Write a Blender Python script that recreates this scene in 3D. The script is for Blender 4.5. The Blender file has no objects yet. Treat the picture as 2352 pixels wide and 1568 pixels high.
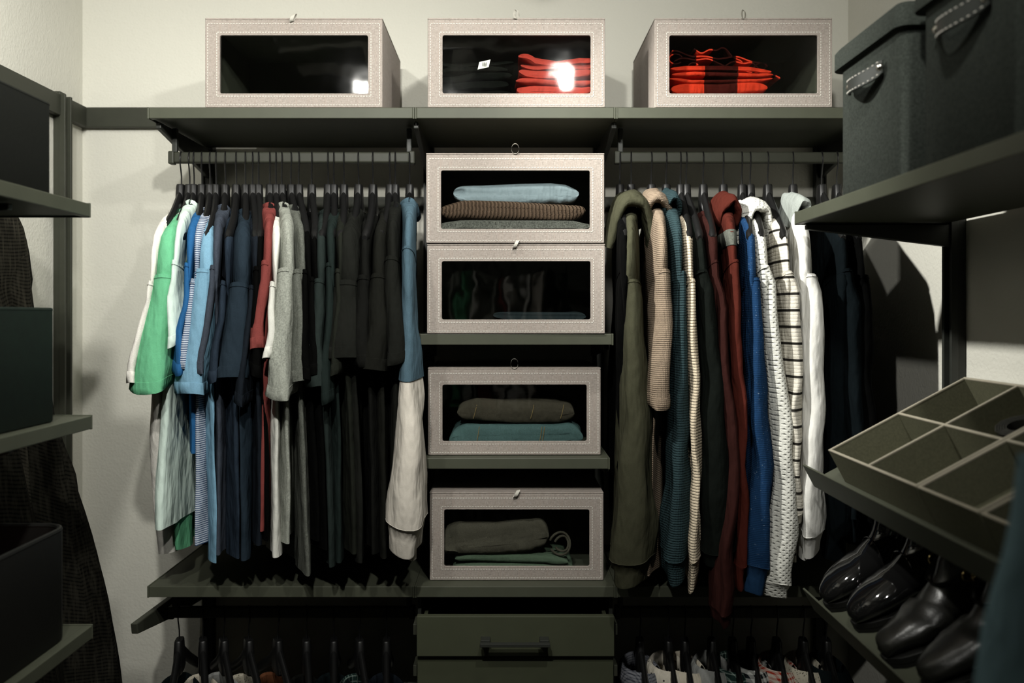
import bpy, math, random
from mathutils import Vector, Matrix, noise

# ------------------------------------------------------------------ camera, world, lights
F, CX, CY, EYE = 1850.0, 1160.0, 724.0, 1.55      # focal length in px, vanishing point, eye height
scene = bpy.context.scene
col = scene.collection
cd = bpy.data.cameras.new('camera')
cam = bpy.data.objects.new('camera', cd)
col.objects.link(cam)
cam.location = (0, 0, EYE)
cam.rotation_euler = (math.radians(90), 0, 0)
cd.sensor_width = 36
cd.lens = F / 2352 * 36
cd.shift_x = (1176 - CX) / 2352
cd.shift_y = -(784 - CY) / 2352
cd.clip_start = .02
cd.dof.use_dof = True
cd.dof.focus_distance = 1.76
cd.dof.aperture_fstop = 2.4
scene.camera = cam

world = bpy.data.worlds.new('world')
scene.world = world
world.use_nodes = True
world.node_tree.nodes['Background'].inputs[0].default_value = (.9, 1, .75, 1)
world.node_tree.nodes['Background'].inputs[1].default_value = .004
scene.view_settings.view_transform = 'Standard'
scene.view_settings.look = 'None'
scene.view_settings.gamma = 1
scene.view_settings.use_curve_mapping = False
scene.view_settings.exposure = 0.42
LAMPS = [   # x, y, z, watts, aim point, cone
    (-.527, .60, 2.42, 36, (-.92, 1.80, 1.92), 120), (.227, .60, 2.46, 37, (.20, 1.80, 1.90), 120),
    (-.42, 1.34, 2.46, 104, (.92, 1.80, 1.46), 57), (.15, 1.34, 2.46, 16, (-.62, 1.80, 1.55), 120),
    (-.74, 1.34, 2.46, 8, (-1.20, 1.75, 1.90), 150),  # unseen lamp, added to brighten the left wall
    (-.20, .30, 2.42, 58, (-.40, 1.80, 1.60), 120), (-.15, .60, 2.46, 24, (-.10, -.70, 1.50), 100)]  # added lamps: frontal fill, then one lighting the shirts behind the camera
LAMP_COLOR = (1, .985, .92)

# room
XL, XR, YB, YF, ZC = -1.133, .92, 2.16, -1.15, 2.58


def at(px, py, Y):
    return Vector(((px - CX) / F * Y, Y, EYE - (py - CY) / F * Y))


def xat(px, Y):
    return (px - CX) / F * Y


def zat(py, Y):
    return EYE - (py - CY) / F * Y


# ------------------------------------------------------------------ materials
MATS = {}
GA = .62      # overall reflectance of paints and cloths


def lin(c):
    return tuple(GA * ((x / 255) / 12.92 if x <= 10.3 else ((x / 255 + .055) / 1.055) ** 2.4) for x in c)


class NT:
    def __init__(s, name):
        s.m = bpy.data.materials.new(name)
        s.m.use_nodes = True
        s.t = s.m.node_tree
        s.b = s.t.nodes['Principled BSDF']
        s.out = s.t.nodes['Material Output']
        tc = s.t.nodes.new('ShaderNodeTexCoord')
        s.co = tc.outputs['Object']
        sp = s.t.nodes.new('ShaderNodeSeparateXYZ')
        s.t.links.new(s.co, sp.inputs[0])
        s.x, s.y, s.z = sp.outputs

    def put(s, sock, v):
        if isinstance(v, bpy.types.NodeSocket):
            s.t.links.new(v, sock)
        elif isinstance(v, tuple) and len(v) == 3 and sock.type == 'RGBA':
            sock.default_value = (*v, 1)
        else:
            sock.default_value = v

    def math(s, op, a, b=0.0, c=None):
        n = s.t.nodes.new('ShaderNodeMath')
        n.operation = op
        s.put(n.inputs[0], a)
        s.put(n.inputs[1], b)
        if c is not None:
            s.put(n.inputs[2], c)
        return n.outputs[0]

    def mix(s, f, a, b, mode='MIX'):
        n = s.t.nodes.new('ShaderNodeMix')
        n.data_type = 'RGBA'
        n.blend_type = mode
        s.put(n.inputs[0], f)
        s.put(n.inputs[6], a)
        s.put(n.inputs[7], b)
        return n.outputs[2]

    def noise(s, scale, detail=2.0, stretch=None, rough=.5):
        n = s.t.nodes.new('ShaderNodeTexNoise')
        n.inputs['Scale'].default_value = scale
        n.inputs['Detail'].default_value = detail
        n.inputs['Roughness'].default_value = rough
        if stretch:
            mp = s.t.nodes.new('ShaderNodeMapping')
            mp.inputs['Scale'].default_value = stretch
            s.t.links.new(s.co, mp.inputs[0])
            s.t.links.new(mp.outputs[0], n.inputs['Vector'])
        else:
            s.t.links.new(s.co, n.inputs['Vector'])
        return n.outputs['Fac']

    def ramp(s, v, a, b):
        n = s.t.nodes.new('ShaderNodeMapRange')
        s.put(n.inputs[0], v)
        n.inputs[1].default_value = a
        n.inputs[2].default_value = b
        return n.outputs[0]

    def stripe(s, axis, period, width, soft=0.0, off=0.0):
        a = s.math('MULTIPLY', axis, 1 / period)
        a = s.math('ADD', a, off)
        fr = s.math('FRACT', a)
        if soft:
            d = s.math('ABSOLUTE', s.math('SUBTRACT', fr, .5))
            return s.ramp(d, width / 2 + soft, width / 2)
        return s.math('LESS_THAN', fr, width)

    def bump(s, h, strength=.3, dist=.002):
        n = s.t.nodes.new('ShaderNodeBump')
        n.inputs['Strength'].default_value = strength
        n.inputs['Distance'].default_value = dist
        s.put(n.inputs['Height'], h)
        s.t.links.new(n.outputs[0], s.b.inputs['Normal'])

    def done(s, color, rough=.9, spec=.3, sheen=0.0):
        s.put(s.b.inputs['Base Color'], color)
        s.put(s.b.inputs['Roughness'], rough)
        s.b.inputs['Specular IOR Level'].default_value = spec
        if sheen:
            s.b.inputs['Sheen Weight'].default_value = sheen
            s.b.inputs['Sheen Roughness'].default_value = .5
        return s.m


def plain(name, c, rough=.6, spec=.4, metal=0.0, var=.06, vscale=40, bump=0):
    n = NT(name)
    f = n.noise(vscale, 3)
    colr = n.mix(n.ramp(f, .3, .7), tuple(x * (1 - var) for x in c), tuple(min(1, x * (1 + var)) for x in c))
    n.b.inputs['Metallic'].default_value = metal
    if bump:
        n.bump(n.noise(vscale * 6, 3), bump, .001)
    return n.done(colr, rough, spec)


def cloth(name, c, heather=.12, hscale=450, pattern=None, c2=None, per=.01, wid=.5, rough=.92, bump=.25):
    """woven or knitted cloth; pattern gives stripes, plaids, ribs and knits"""
    lum = .2126 * c[0] + .7152 * c[1] + .0722 * c[2]
    kd = min(1.25, max(.17, (lum / .25) ** .5))
    c = tuple(min(.85, lerp(x, lum, .13) * kd) for x in c)
    n = NT(name)
    fine = n.noise(hscale, 2, None, .7)
    slow = n.noise(14, 2)
    h = n.ramp(fine, .3, .7)
    base = n.mix(h, tuple(x * (1 - heather) for x in c), tuple(min(1, x * (1 + heather)) for x in c))
    base = n.mix(n.ramp(slow, .35, .7), base, n.mix(.5, base, tuple(x * .86 for x in c)))
    height = fine
    bd = .0012
    if pattern == 'hstripe':
        base = n.mix(n.stripe(n.z, per, wid), base, c2)
    elif pattern == 'cable':
        st = n.stripe(n.z, per, wid, .03)
        base = n.mix(st, base, c2)
        rib = n.stripe(n.z, .0075, .5, .25)
        height = n.math('ADD', rib, fine)
        bd = .002
    elif pattern == 'vstripe':
        d = n.math('ADD', n.math('ADD', n.y, n.math('MULTIPLY', n.z, .35)), n.x)
        base = n.mix(n.stripe(d, per, wid), base, c2)
    elif pattern == 'plaid':
        a = n.stripe(n.math('ADD', n.x, n.y), per, wid)
        b = n.stripe(n.z, per, wid)
        base = n.mix(n.math('MULTIPLY', n.math('ADD', a, b), .5), base, c2)
    elif pattern == 'blocks':
        a = n.stripe(n.x, per, wid, .01)
        base = n.mix(a, base, c2)
    elif pattern == 'print':
        v = n.t.nodes.new('ShaderNodeTexVoronoi')
        v.inputs['Scale'].default_value = 1 / per
        n.t.links.new(n.co, v.inputs['Vector'])
        base = n.mix(n.math('LESS_THAN', v.outputs['Distance'], wid), base, c2)
    elif pattern == 'rib':
        w = n.stripe(n.math('ADD', n.x, n.math('MULTIPLY', n.y, .6)), per, .4, .3)
        base = n.mix(w, tuple(x * .78 for x in c), base)
        height = n.math('ADD', n.math('MULTIPLY', w, 2), fine)
        bd = .004
        bump = .7
    elif pattern == 'waffle':
        a = n.stripe(n.z, per, .45, .25)
        b = n.stripe(n.math('ADD', n.y, n.x), per * 1.2, .45, .25)
        height = n.math('ADD', n.math('ADD', a, n.math('MULTIPLY', b, .6)), fine)
        base = n.mix(a, tuple(x * .8 for x in c), base)
        bd = .002
        bump = .6
    elif pattern == 'knit':
        z2 = n.math('ADD', n.z, n.math('ADD', n.math('MULTIPLY', n.x, .9), n.math('MULTIPLY', n.y, .25)))
        z3 = n.math('SUBTRACT', n.z, n.math('ADD', n.math('MULTIPLY', n.x, .9), n.math('MULTIPLY', n.y, .25)))
        a = n.stripe(z2, per, .4, .3)
        b = n.stripe(z3, per, .4, .3)
        k = n.math('MAXIMUM', a, b)
        height = n.math('ADD', k, n.math('MULTIPLY', fine, .5))
        base = n.mix(k, tuple(x * .80 for x in c), base)
        bd = .003
        bump = .75
    elif pattern == 'flecks':
        fl = n.noise(160, 2, (1, 1, 3.5))
        base = n.mix(n.ramp(fl, .70, .74), base, c2)
        height = n.math('ADD', n.stripe(n.z, .0038, .4, .3), fine)
    elif pattern == 'tweed':
        a = n.stripe(n.math('ADD', n.z, n.math('MULTIPLY', n.x, .9)), .007, .4, .2)
        nn = n.noise(120, 3, (1, 1, .12))
        base = n.mix(n.math('MULTIPLY', a, .35), base, c2)
        base = n.mix(n.ramp(nn, .45, .65), base, n.mix(.5, base, c2))
    wr = n.noise(9, 3, (2.2, 2.2, .8), .55)
    height = n.math('ADD', n.math('MULTIPLY', height, bd * bump), n.math('MULTIPLY', wr, .016))
    n.bump(height, 1.0, 1.0)
    return n.done(base, rough, .04)


def mat_wall():
    n = NT('painted_wall')
    f = n.noise(3, 2)
    c = n.mix(f, (.575, .565, .500), (.605, .595, .530))
    h = n.math('ADD', n.noise(150, 2), n.math('MULTIPLY', n.noise(60, 2), .8))
    n.bump(h, .4, .0026)
    return n.done(c, .75, .25)


def mat_linen():
    n = NT('beige_linen')
    a = n.noise(1, 3, (900, 900, 110), .6)
    b = n.noise(1, 3, (110, 900, 900), .6)
    w = n.math('ADD', a, b)
    k = n.ramp(w, .62, 1.38)
    c = n.mix(k, lin((140, 130, 121)), lin((214, 204, 195)))
    s = n.noise(1, 2, (260, 260, 14))
    c = n.mix(n.ramp(s, .5, .8), c, lin((186, 172, 162)))
    n.bump(w, .35, .0009)
    return n.done(c, .92, .15)


def mat_pane():
    m = bpy.data.materials.new('clear_plastic')
    m.use_nodes = True
    t = m.node_tree
    t.nodes.clear()
    out = t.nodes.new('ShaderNodeOutputMaterial')
    tr = t.nodes.new('ShaderNodeBsdfTransparent')
    tr.inputs[0].default_value = (.95, .96, .945, 1)
    gl = t.nodes.new('ShaderNodeBsdfGlossy')
    gl.inputs['Roughness'].default_value = .035
    tc = t.nodes.new('ShaderNodeTexCoord')
    nz = t.nodes.new('ShaderNodeTexNoise')
    nz.inputs['Scale'].default_value = 9
    bp = t.nodes.new('ShaderNodeBump')
    bp.inputs['Strength'].default_value = .12
    bp.inputs['Distance'].default_value = .01
    t.links.new(tc.outputs['Object'], nz.inputs['Vector'])
    t.links.new(nz.outputs['Fac'], bp.inputs['Height'])
    t.links.new(bp.outputs[0], gl.inputs['Normal'])
    fr = t.nodes.new('ShaderNodeFresnel')
    fr.inputs['IOR'].default_value = 1.85
    mx = t.nodes.new('ShaderNodeMixShader')
    ge = t.nodes.new('ShaderNodeNewGeometry')
    inv = t.nodes.new('ShaderNodeMath')
    inv.operation = 'SUBTRACT'
    inv.inputs[0].default_value = 1
    t.links.new(ge.outputs['Backfacing'], inv.inputs[1])
    mu = t.nodes.new('ShaderNodeMath')
    mu.operation = 'MULTIPLY'
    t.links.new(fr.outputs[0], mu.inputs[0])
    t.links.new(inv.outputs[0], mu.inputs[1])
    t.links.new(mu.outputs[0], mx.inputs[0])
    t.links.new(tr.outputs[0], mx.inputs[1])
    t.links.new(gl.outputs[0], mx.inputs[2])
    t.links.new(mx.outputs[0], out.inputs[0])
    return m


def emit(name, c, s):
    m = bpy.data.materials.new(name)
    m.use_nodes = True
    b = m.node_tree.nodes['Principled BSDF']
    b.inputs['Emission Color'].default_value = (*c, 1)
    b.inputs['Emission Strength'].default_value = s
    return m


M = dict(
    darkwall=plain('dark_olive_paint', (.07, .072, .06), .8, .2),
    wall=mat_wall(), linen=mat_linen(), pane=mat_pane(),
    ceiling=plain('ceiling_paint', (.42, .415, .39), .9, .1),
    floor=plain('dark_carpet', (.09, .085, .07), .95, .1, 0, .25, 200, .3),
    shelf=plain('olive_grey_melamine', (.058, .062, .044), .48, .2, 0, .05, 25),
    steel=plain('dark_powder_coat', (.022, .024, .020), .5, .4, 0, .05, 60),
    rail=plain('grey_powder_coat', (.034, .036, .026), .5, .25, 0, .05, 60),
    drawer=plain('olive_drawer_melamine', (.050, .055, .034), .5, .2, 0, .04, 25),
    hanger=plain('black_lacquer', (.006, .006, .006), .42, .35, 0, .1, 40),
    wire=plain('black_wire', (.02, .02, .02), .3, .6, .6),
    stitch=plain('white_thread', lin((236, 232, 222)), .9, .1),
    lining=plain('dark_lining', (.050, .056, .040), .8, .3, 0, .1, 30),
    ribbon=plain('white_ribbon', lin((226, 222, 210)), .7, .3),
    chrome=plain('nickel', (.75, .72, .66), .18, .5, 1.0),
    felt=plain('dark_grey_felt', (.029, .034, .029), .95, .15, 0, .3, 300, .25),
    feltlid=plain('dark_grey_felt_lid', (.029, .034, .029), .95, .15, 0, .3, 300, .25),
    leather=plain('dark_green_leather', (.018, .021, .018), .55, .35, 0, .1, 60, .15),
    patent=plain('black_patent_leather', (.006, .006, .006), .05, .7, 0, .05, 40),
    boot=plain('black_boot_leather', (.012, .012, .010), .3, .55, 0, .2, 50, .25),
    sole=plain('black_rubber', (.008, .008, .007), .6, .3),
    trayfelt=plain('olive_linen_board', (.095, .094, .060), .92, .15, 0, .12, 250, .15),
    trayrim=plain('beige_tray_edge', lin((178, 171, 152)), .85, .2),
    blackfab=plain('black_fabric_board', (.007, .008, .006), .9, .2, 0, .2, 200, .15),
    greenfab=plain('dark_green_board', (.004, .010, .006), .75, .3, 0, .2, 60, .1),
    blackleather=plain('black_leatherette', (.005, .005, .004), .6, .35, 0, .2, 200, .2),
    gold=plain('brass', (.8, .6, .3), .25, .5, 1.0),
    labelwhite=plain('white_label', (.8, .8, .76), .8, .2),
    bulb=emit('lamp_bulb', (1, .95, .85), 6),
)

# ------------------------------------------------------------------ mesh helpers
LOC = {}


class MB:
    def __init__(s):
        s.v, s.f = [], []

    def box(s, x0, x1, y0, y1, z0, z1):
        i = len(s.v)
        s.v += [(x, y, z) for z in (z0, z1) for y in (y0, y1) for x in (x0, x1)]
        s.f += [tuple(i + k for k in q) for q in
                ((0, 2, 3, 1), (4, 5, 7, 6), (0, 1, 5, 4), (2, 6, 7, 3), (0, 4, 6, 2), (1, 3, 7, 5))]
        return s

    def boxm(s, m, *a):
        i = len(s.v)
        s.box(*a)
        for k in range(i, len(s.v)):
            s.v[k] = tuple(m @ Vector(s.v[k]))
        return s

    def loft(s, rows, closed=True, cap0=False, cap1=False):
        i = len(s.v)
        n = len(rows[0])
        for r in rows:
            s.v += [tuple(p) for p in r]
        for a in range(len(rows) - 1):
            for b in range(n if closed else n - 1):
                c = (b + 1) % n
                s.f.append((i + a * n + b, i + a * n + c, i + (a + 1) * n + c, i + (a + 1) * n + b))
        if cap0:
            s.f.append(tuple(i + k for k in range(n - 1, -1, -1)))
        if cap1:
            s.f.append(tuple(i + (len(rows) - 1) * n + k for k in range(n)))
        return s

    def tube(s, pts, r, n=8, cap=True, flat=None):
        pts = [Vector(p) for p in pts]
        rows = []
        up = Vector((0.013, 0.021, 1))
        for k, p in enumerate(pts):
            t = (pts[min(k + 1, len(pts) - 1)] - pts[max(k - 1, 0)]).normalized()
            if abs(t.dot(up.normalized())) > .95:
                up = Vector((1, .02, .01)) if abs(t.x) < .9 else Vector((.01, 1, .02))
            a = (up - t * up.dot(t)).normalized()
            up = a
            b = t.cross(a)
            rr = r[k] if isinstance(r, (list, tuple)) else r
            fa, fb = flat or (1, 1)
            rows.append([p + (a * math.cos(q) * fa + b * math.sin(q) * fb) * rr
                         for q in (2 * math.pi * j / n for j in range(n))])
        return s.loft(rows, True, cap, cap)

    def prism(s, poly, fn, d0, d1):
        """poly: 2-D outline; fn(a, b, d) -> 3-D"""
        return s.loft([[fn(a, b, d0) for a, b in poly], [fn(a, b, d1) for a, b in poly]], True, True, True)

    def build(s, name, mat, parent=None, smooth=False, bevel=0, angle=40, seg=2):
        me = bpy.data.meshes.new(name)
        if parent is not None:
            c = LOC[parent]
        else:
            xs, ys, zs = zip(*s.v)
            c = Vector(((min(xs) + max(xs)) / 2, (min(ys) + max(ys)) / 2, min(zs)))
        me.from_pydata([(p[0] - c[0], p[1] - c[1], p[2] - c[2]) for p in s.v], [], s.f)
        me.validate()
        me.materials.append(M[mat] if isinstance(mat, str) else mat)
        if smooth:
            me.shade_smooth()
            me.set_sharp_from_angle(angle=math.radians(angle))
        o = bpy.data.objects.new(name, me)
        col.objects.link(o)
        if parent is not None:
            o.parent = parent
        else:
            o.location = c
        LOC[o] = c
        if bevel:
            b = o.modifiers.new('bevel', 'BEVEL')
            b.width = bevel
            b.segments = seg
            b.limit_method = 'ANGLE'
        return o


def tag(o, label=None, cat=None, group=None, kind=None):
    if label:
        o['label'] = label
    if cat:
        o['category'] = cat
    if group:
        o['group'] = group
    if kind:
        o['kind'] = kind
    return o


def thing(name, label, cat, loc, group=None):
    o = bpy.data.objects.new(name, None)
    o.empty_display_size = .05
    col.objects.link(o)
    o.location = loc
    LOC[o] = Vector(loc)
    return tag(o, label, cat, group)


def struct(name, mb, mat, **k):
    return tag(mb.build(name, mat, **k), kind='structure')


def copy_tree(o, parent=None):
    c = o.copy()
    col.objects.link(c)
    c.parent = parent
    for ch in o.children:
        copy_tree(ch, c)
    return c


def lerp(a, b, t):
    return a + (b - a) * t


def interp(tab, x):
    if x <= tab[0][0]:
        return tab[0][1]
    for (a, p), (b, q) in zip(tab, tab[1:]):
        if x <= b:
            return p + (q - p) * (x - a) / (b - a)
    return tab[-1][1]


def smooth_tab(tab, x):
    if x <= tab[0][0]:
        return tab[0][1]
    for (a, p), (b, q) in zip(tab, tab[1:]):
        if x <= b:
            t = (x - a) / (b - a)
            t = t * t * (3 - 2 * t)
            return p + (q - p) * t
    return tab[-1][1]


def spw(c, e):
    return math.copysign(abs(c) ** e, c)


# ------------------------------------------------------------------ room shell
T = .08
struct('floor', MB().box(XL - T, XR + T, YF - T, YB + T, -T, 0), 'floor')
struct('ceiling', MB().box(XL - T, XR + T, YF - T, YB + T, ZC, ZC + T), 'ceiling')
struct('wall_back', MB().box(XL - T, XR + T, YB, YB + T, 0, ZC), 'wall')
struct('wall_left', MB().box(XL - T, XL, YF, YB, 0, ZC), 'wall')
struct('wall_right', MB().box(XR, XR + T, YF, YB, 0, ZC), 'wall')
struct('wall_front', MB().box(XL - T, XR + T, YF - T, YF, 0, ZC), 'darkwall')
struct('baseboard_back', MB().box(XL, XR, YB - .012, YB, 0, .09), 'wall')
struct('baseboard_left', MB().box(XL, XL + .012, YF, YB - .012, 0, .09), 'wall')
struct('baseboard_right', MB().box(XR - .012, XR, YF, YB - .012, 0, .09), 'wall')

# ceiling lamps (the closet's own lighting, and a few unseen ones added as fill)
TRACK = {}
for ty, n_ in ((.30, 'farthest from the shelves, added for a fill lamp'), (.60, 'between two other tracks'), (1.34, 'nearer the shelves')):
    TRACK[ty] = thing('track_light', 'white ceiling track with small lamp heads, ' + n_, 'lamp', (-.15, ty, 2.42))
    MB().box(-.85, .56, ty - .02, ty + .02, ZC - .025, ZC).build('rail', 'labelwhite', TRACK[ty], bevel=.003)
for (lx, ly, lz, lp, aim, cone) in LAMPS:
    tr = TRACK[ly]
    MB().tube([(lx, ly, ZC - .025), (lx, ly, lz + .085)], .008).build('stem', 'labelwhite', tr, True)
    dv = (Vector(aim) - Vector((lx, ly, lz))).normalized()
    c = Vector((lx, ly, lz))
    sh_ = [c - dv * .085, c - dv * .08, c - dv * .03, c + dv * .004, c + dv * .003, c - dv * .03]
    MB().tube(sh_, [.008, .034, .042, .044, .041, .038], 20, True).build('lamp_head', 'labelwhite', tr, True)
    ld = bpy.data.lights.new('bulb_light', 'SPOT')
    ld.spot_size = math.radians(cone)
    ld.spot_blend = 1
    ld.energy = lp
    ld.color = LAMP_COLOR
    ld.shadow_soft_size = .028
    lo = bpy.data.objects.new('bulb_light', ld)
    col.objects.link(lo)
    lo.location = c + dv * .01
    lo.rotation_euler = dv.to_track_quat('-Z', 'Y').to_euler()

# ------------------------------------------------------------------ shelving on the back wall
RY, RZ = 1.90, 1.921           # hanging rod centre
SF, SB = 1.80, 2.128           # shelf front and back
ZT, ZM1, ZM2, ZB = 2.014, 1.508, 1.228, .944


def shelf(label, x0, x1, y0, y1, zt, group=None, t=.024):
    o = thing('shelf', label, 'shelf', ((x0 + x1) / 2, (y0 + y1) / 2, zt - t), group)
    MB().box(x0 + .004, x1 - .004, y0 + .016, y1, zt - t + .003, zt).build('board', 'shelf', o)
    MB().box(x0 + .004, x1 - .004, y0, y0 + .016, zt - t, zt + .0005).build('front_edge', 'shelf', o, bevel=.0015)
    for a in (x0, x1 - .004):
        MB().box(a, a + .004, y0 - .0005, y1, zt - t - .001, zt + .001).build('end_cap', 'shelf', o, bevel=.001)
    return o


shelf('top shelf board at the left, under the empty beige window box', -.80, -.2025, SF, SB, ZT)
shelf('top shelf board in the middle, under the beige box with red and black clothes', -.2018, .2478, SF, SB, ZT)
shelf('top shelf board at the right, under the beige box with plaid shirts', .2485, .85, SF, SB, ZT)
shelf('narrow middle shelf under the two stacked beige window boxes', -.196, .2425, SF, SB, ZM1)
shelf('narrow middle shelf under the beige box of jeans', -.190, .2365, SF + .015, SB, ZM2)
shelf('lower shelf board at the left, below the hanging T-shirts', -.80, -.2025, SF, SB, ZB)
shelf('lower shelf board in the middle, above the drawers', -.2018, .2478, SF, SB, ZB)
shelf('lower shelf board at the right, below the hanging sweaters', .2485, .85, SF, SB, ZB)


def bracket_yz(label, x, y0, y1, zt, h0=.016, h1=.06, w=.012):
    """tapered shelf bracket seen from the side; y0 front, y1 wall"""
    m = MB().prism([(y0, zt), (y1, zt), (y1, zt - h1), (y0, zt - h0)], lambda a, b, d: (d, a, b), x - w / 2, x + w / 2)
    return tag(m.build('shelf_bracket', 'steel', bevel=.002), label, 'bracket')


XS = [-.788, -.2022, .248, .838]
nm = ['the left end of', 'the left joint of', 'the right joint of', 'the right end of']
for x, n_ in zip(XS, nm):
    bracket_yz('dark tapered bracket under ' + n_ + ' the top shelf', x, SF + .03, 2.136, ZT - .0255, .014, .075)
    bracket_yz('dark tapered bracket under ' + n_ + ' the lower shelf', x, SF + .05, 2.136, ZB - .0255, .014, .05)
for z, n_ in ((ZM1, 'the two stacked boxes'), (ZM2, 'the box of jeans')):
    for x, s_ in ((-.19, 'left'), (.236, 'right')):
        bracket_yz('short dark bracket at the %s under the shelf of %s' % (s_, n_), x * .985, SF + .05, 2.136, z - .0255, .012, .04)
for x, n_ in zip(XS, ['left end', 'left joint', 'right joint', 'right end']):
    m = MB().box(x - .012, x + .012, 2.138, 2.1375 + .0215, .02, 2.046)
    for s_ in (-1, 1):
        m.box(x + s_ * .012 - .0015, x + s_ * .012 + .0015, 2.132, 2.158, .02, 2.046)
    tag(m.build('wall_standard', 'steel'), 'dark slotted upright on the back wall at the %s of the shelves' % n_, 'upright')
struct('trim_1', MB().box(XL, XR, 2.140, 2.16, 2.050, 2.103), 'rail', bevel=.002)      # hang track, back wall
struct('trim_2', MB().box(XL, XL + .022, -.6, 2.139, 2.050, 2.103), 'rail', bevel=.002)  # hang track, left wall
struct('trim_3', MB().box(XS[0], XS[3], 2.146, 2.16, 1.828, 1.866), 'rail', bevel=.002)


def rod(label, x0, x1, y, z, h=.0265):
    o = thing('hanging_rod', label, 'rod', ((x0 + x1) / 2, y, z - h / 2))
    MB().box(x0 + .012, x1 - .012, y - .008, y + .008, z - h / 2, z + h / 2).build('bar', 'rail', o, bevel=.005, seg=3)
    for a in (x0, x1 - .014):
        MB().box(a, a + .014, y - .010, y + .010, z - h / 2 - .002, z + h / 2 + .002).build('end_cap', 'rail', o, bevel=.003)
    for a in (x0 + .008, x1 - .020):
        MB().box(a, a + .012, y - .006, y + .006, z + h / 2 - .001, z + .069).build('rod_holder', 'steel', o, bevel=.002)
    return o


rod('upper hanging rod at the left, full of T-shirts', -.792, -.212, RY, RZ)
rod('upper hanging rod at the right, with hoodies and sweaters', .258, .842, RY, RZ)
LRZ = .851
rod('lower hanging rod at the left, below the T-shirts', -.792, -.212, RY, LRZ)
rod('lower hanging rod at the right, with collared shirts', .258, .842, RY, LRZ)
# the protruding arm under the lower shelf, left end
m = MB().prism([(1.745, .882), (2.136, .866), (2.136, .80), (1.95, .822), (1.75, .858)], lambda a, b, d: (d, a, b), -.812, -.797)
tag(m.build('rod_arm', 'rail', bevel=.002), 'dark sloping support arm sticking out below the lower left shelf', 'bracket')

# ------------------------------------------------------------------ drawers
DX0, DX1, DY = -.1953, .2415, 1.78
du = thing('drawer_unit', 'olive grey drawers with dark bar handle below the lower shelf', 'drawers', (.023, 1.95, 0))
fr = MB()
for x in (DX0 - .004, DX1 - .004):
    fr.box(x, x + .008, 1.84, 2.12, .02, .905)
fr.box(DX0 - .004, DX1 + .004, 2.105, 2.12, .02, .905)
fr.build('frame', 'steel', du)
for x in (DX0 - .010, DX1 + .002):
    for z in (.86, .768, .67):
        MB().box(x, x + .008, 1.80, 1.85, z - .024, z).build('runner_clip', 'rail', du, bevel=.001)
for zt, zb_, yo in ((.885, .7962, DY), (.791, .6, DY + .012), (.595, .40, DY + .02)):
    d = MB().box(DX0, DX1, yo, yo + .016, zb_, zt).build('drawer', 'drawer', du, bevel=.0015)
    b = MB()
    b.box(DX0 + .012, DX0 + .020, yo + .016, yo + .30, zb_ + .005, zt - .012)
    b.box(DX1 - .020, DX1 - .012, yo + .016, yo + .30, zb_ + .005, zt - .012)
    b.box(DX0 + .012, DX1 - .012, yo + .292, yo + .30, zb_ + .005, zt - .012)
    b.box(DX0 + .012, DX1 - .012, yo + .016, yo + .30, zb_ + .005, zb_ + .011)
    b.build('drawer_box', 'drawer', d)
    hz = zat(1469, DY) if zt > .8 else (zt + zb_) / 2
    h0, h1 = xat(1103, DY), xat(1262, DY)
    h = MB()
    h.box(h0, h1, yo - .032, yo - .022, hz - .004, hz + .004)
    for a in (h0 + .002, h1 - .022):
        h.box(a, a + .020, yo - .024, yo, hz - .006, hz + .008)
    tag(h.build('handle', 'steel', d, bevel=.001), 'dark square bar handle')
for i, (x, w) in enumerate(((-.12, .10), (.02, .11), (.14, .09))):
    m = MB()
    rows = []
    for k in range(9):
        a = k / 8
        rows.append([(x + w / 2 * spw(math.cos(q), .7) * (.75 + .25 * math.sin(a * 3.14)), 1.83 + a * .2,
                      .823 + .022 * spw(math.sin(q), .7) * (.6 + .4 * math.sin(a * 3.14)) + .004 * math.sin(9 * a + x * 30)) for q in (2 * math.pi * j / 18 for j in range(18))])
    m.loft(rows, True, True, True)
    tag(m.build('rolled_garment', 'blackfab', smooth=True), ['black rolled garment at the left in the open top drawer', 'black rolled garment in the middle of the open top drawer', 'black rolled garment at the right in the open top drawer'][i], 'garment')

# ------------------------------------------------------------------ left wall shelving
LX = -.772
m = MB()
m.box(XL + .001, XL + .018, 2.018, 2.046, .02, 2.112)
m.box(XL + .018, XL + .032, 2.014, 2.022, .02, 2.104)
m.box(XL + .018, XL + .032, 2.042, 2.050, .02, 2.104)
tag(m.build('wall_standard', 'rail', bevel=.001), 'dark slotted upright on the left wall near the corner', 'upright')


def side_shelf(label, x0, x1, y0, y1, zt, t=.024):
    o = thing('shelf', label, 'shelf', ((x0 + x1) / 2, (y0 + y1) / 2, zt - t))
    MB().box(x0, x1, y0, y1 - .004, zt - t + .002, zt).build('board', 'shelf', o)
    fx = x1 - .001 if abs(x1) < abs(x0) else x0 - .015
    MB().box(fx, fx + .016, y0, y1 - .004, zt - t, zt + .0005).build('front_edge', 'shelf', o, bevel=.0015)
    MB().box(min(x0, fx), max(x1, fx + .016), y1 - .004, y1, zt - t - .001, zt + .002).build('end_cap', 'shelf', o, bevel=.001)
    return o


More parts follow.
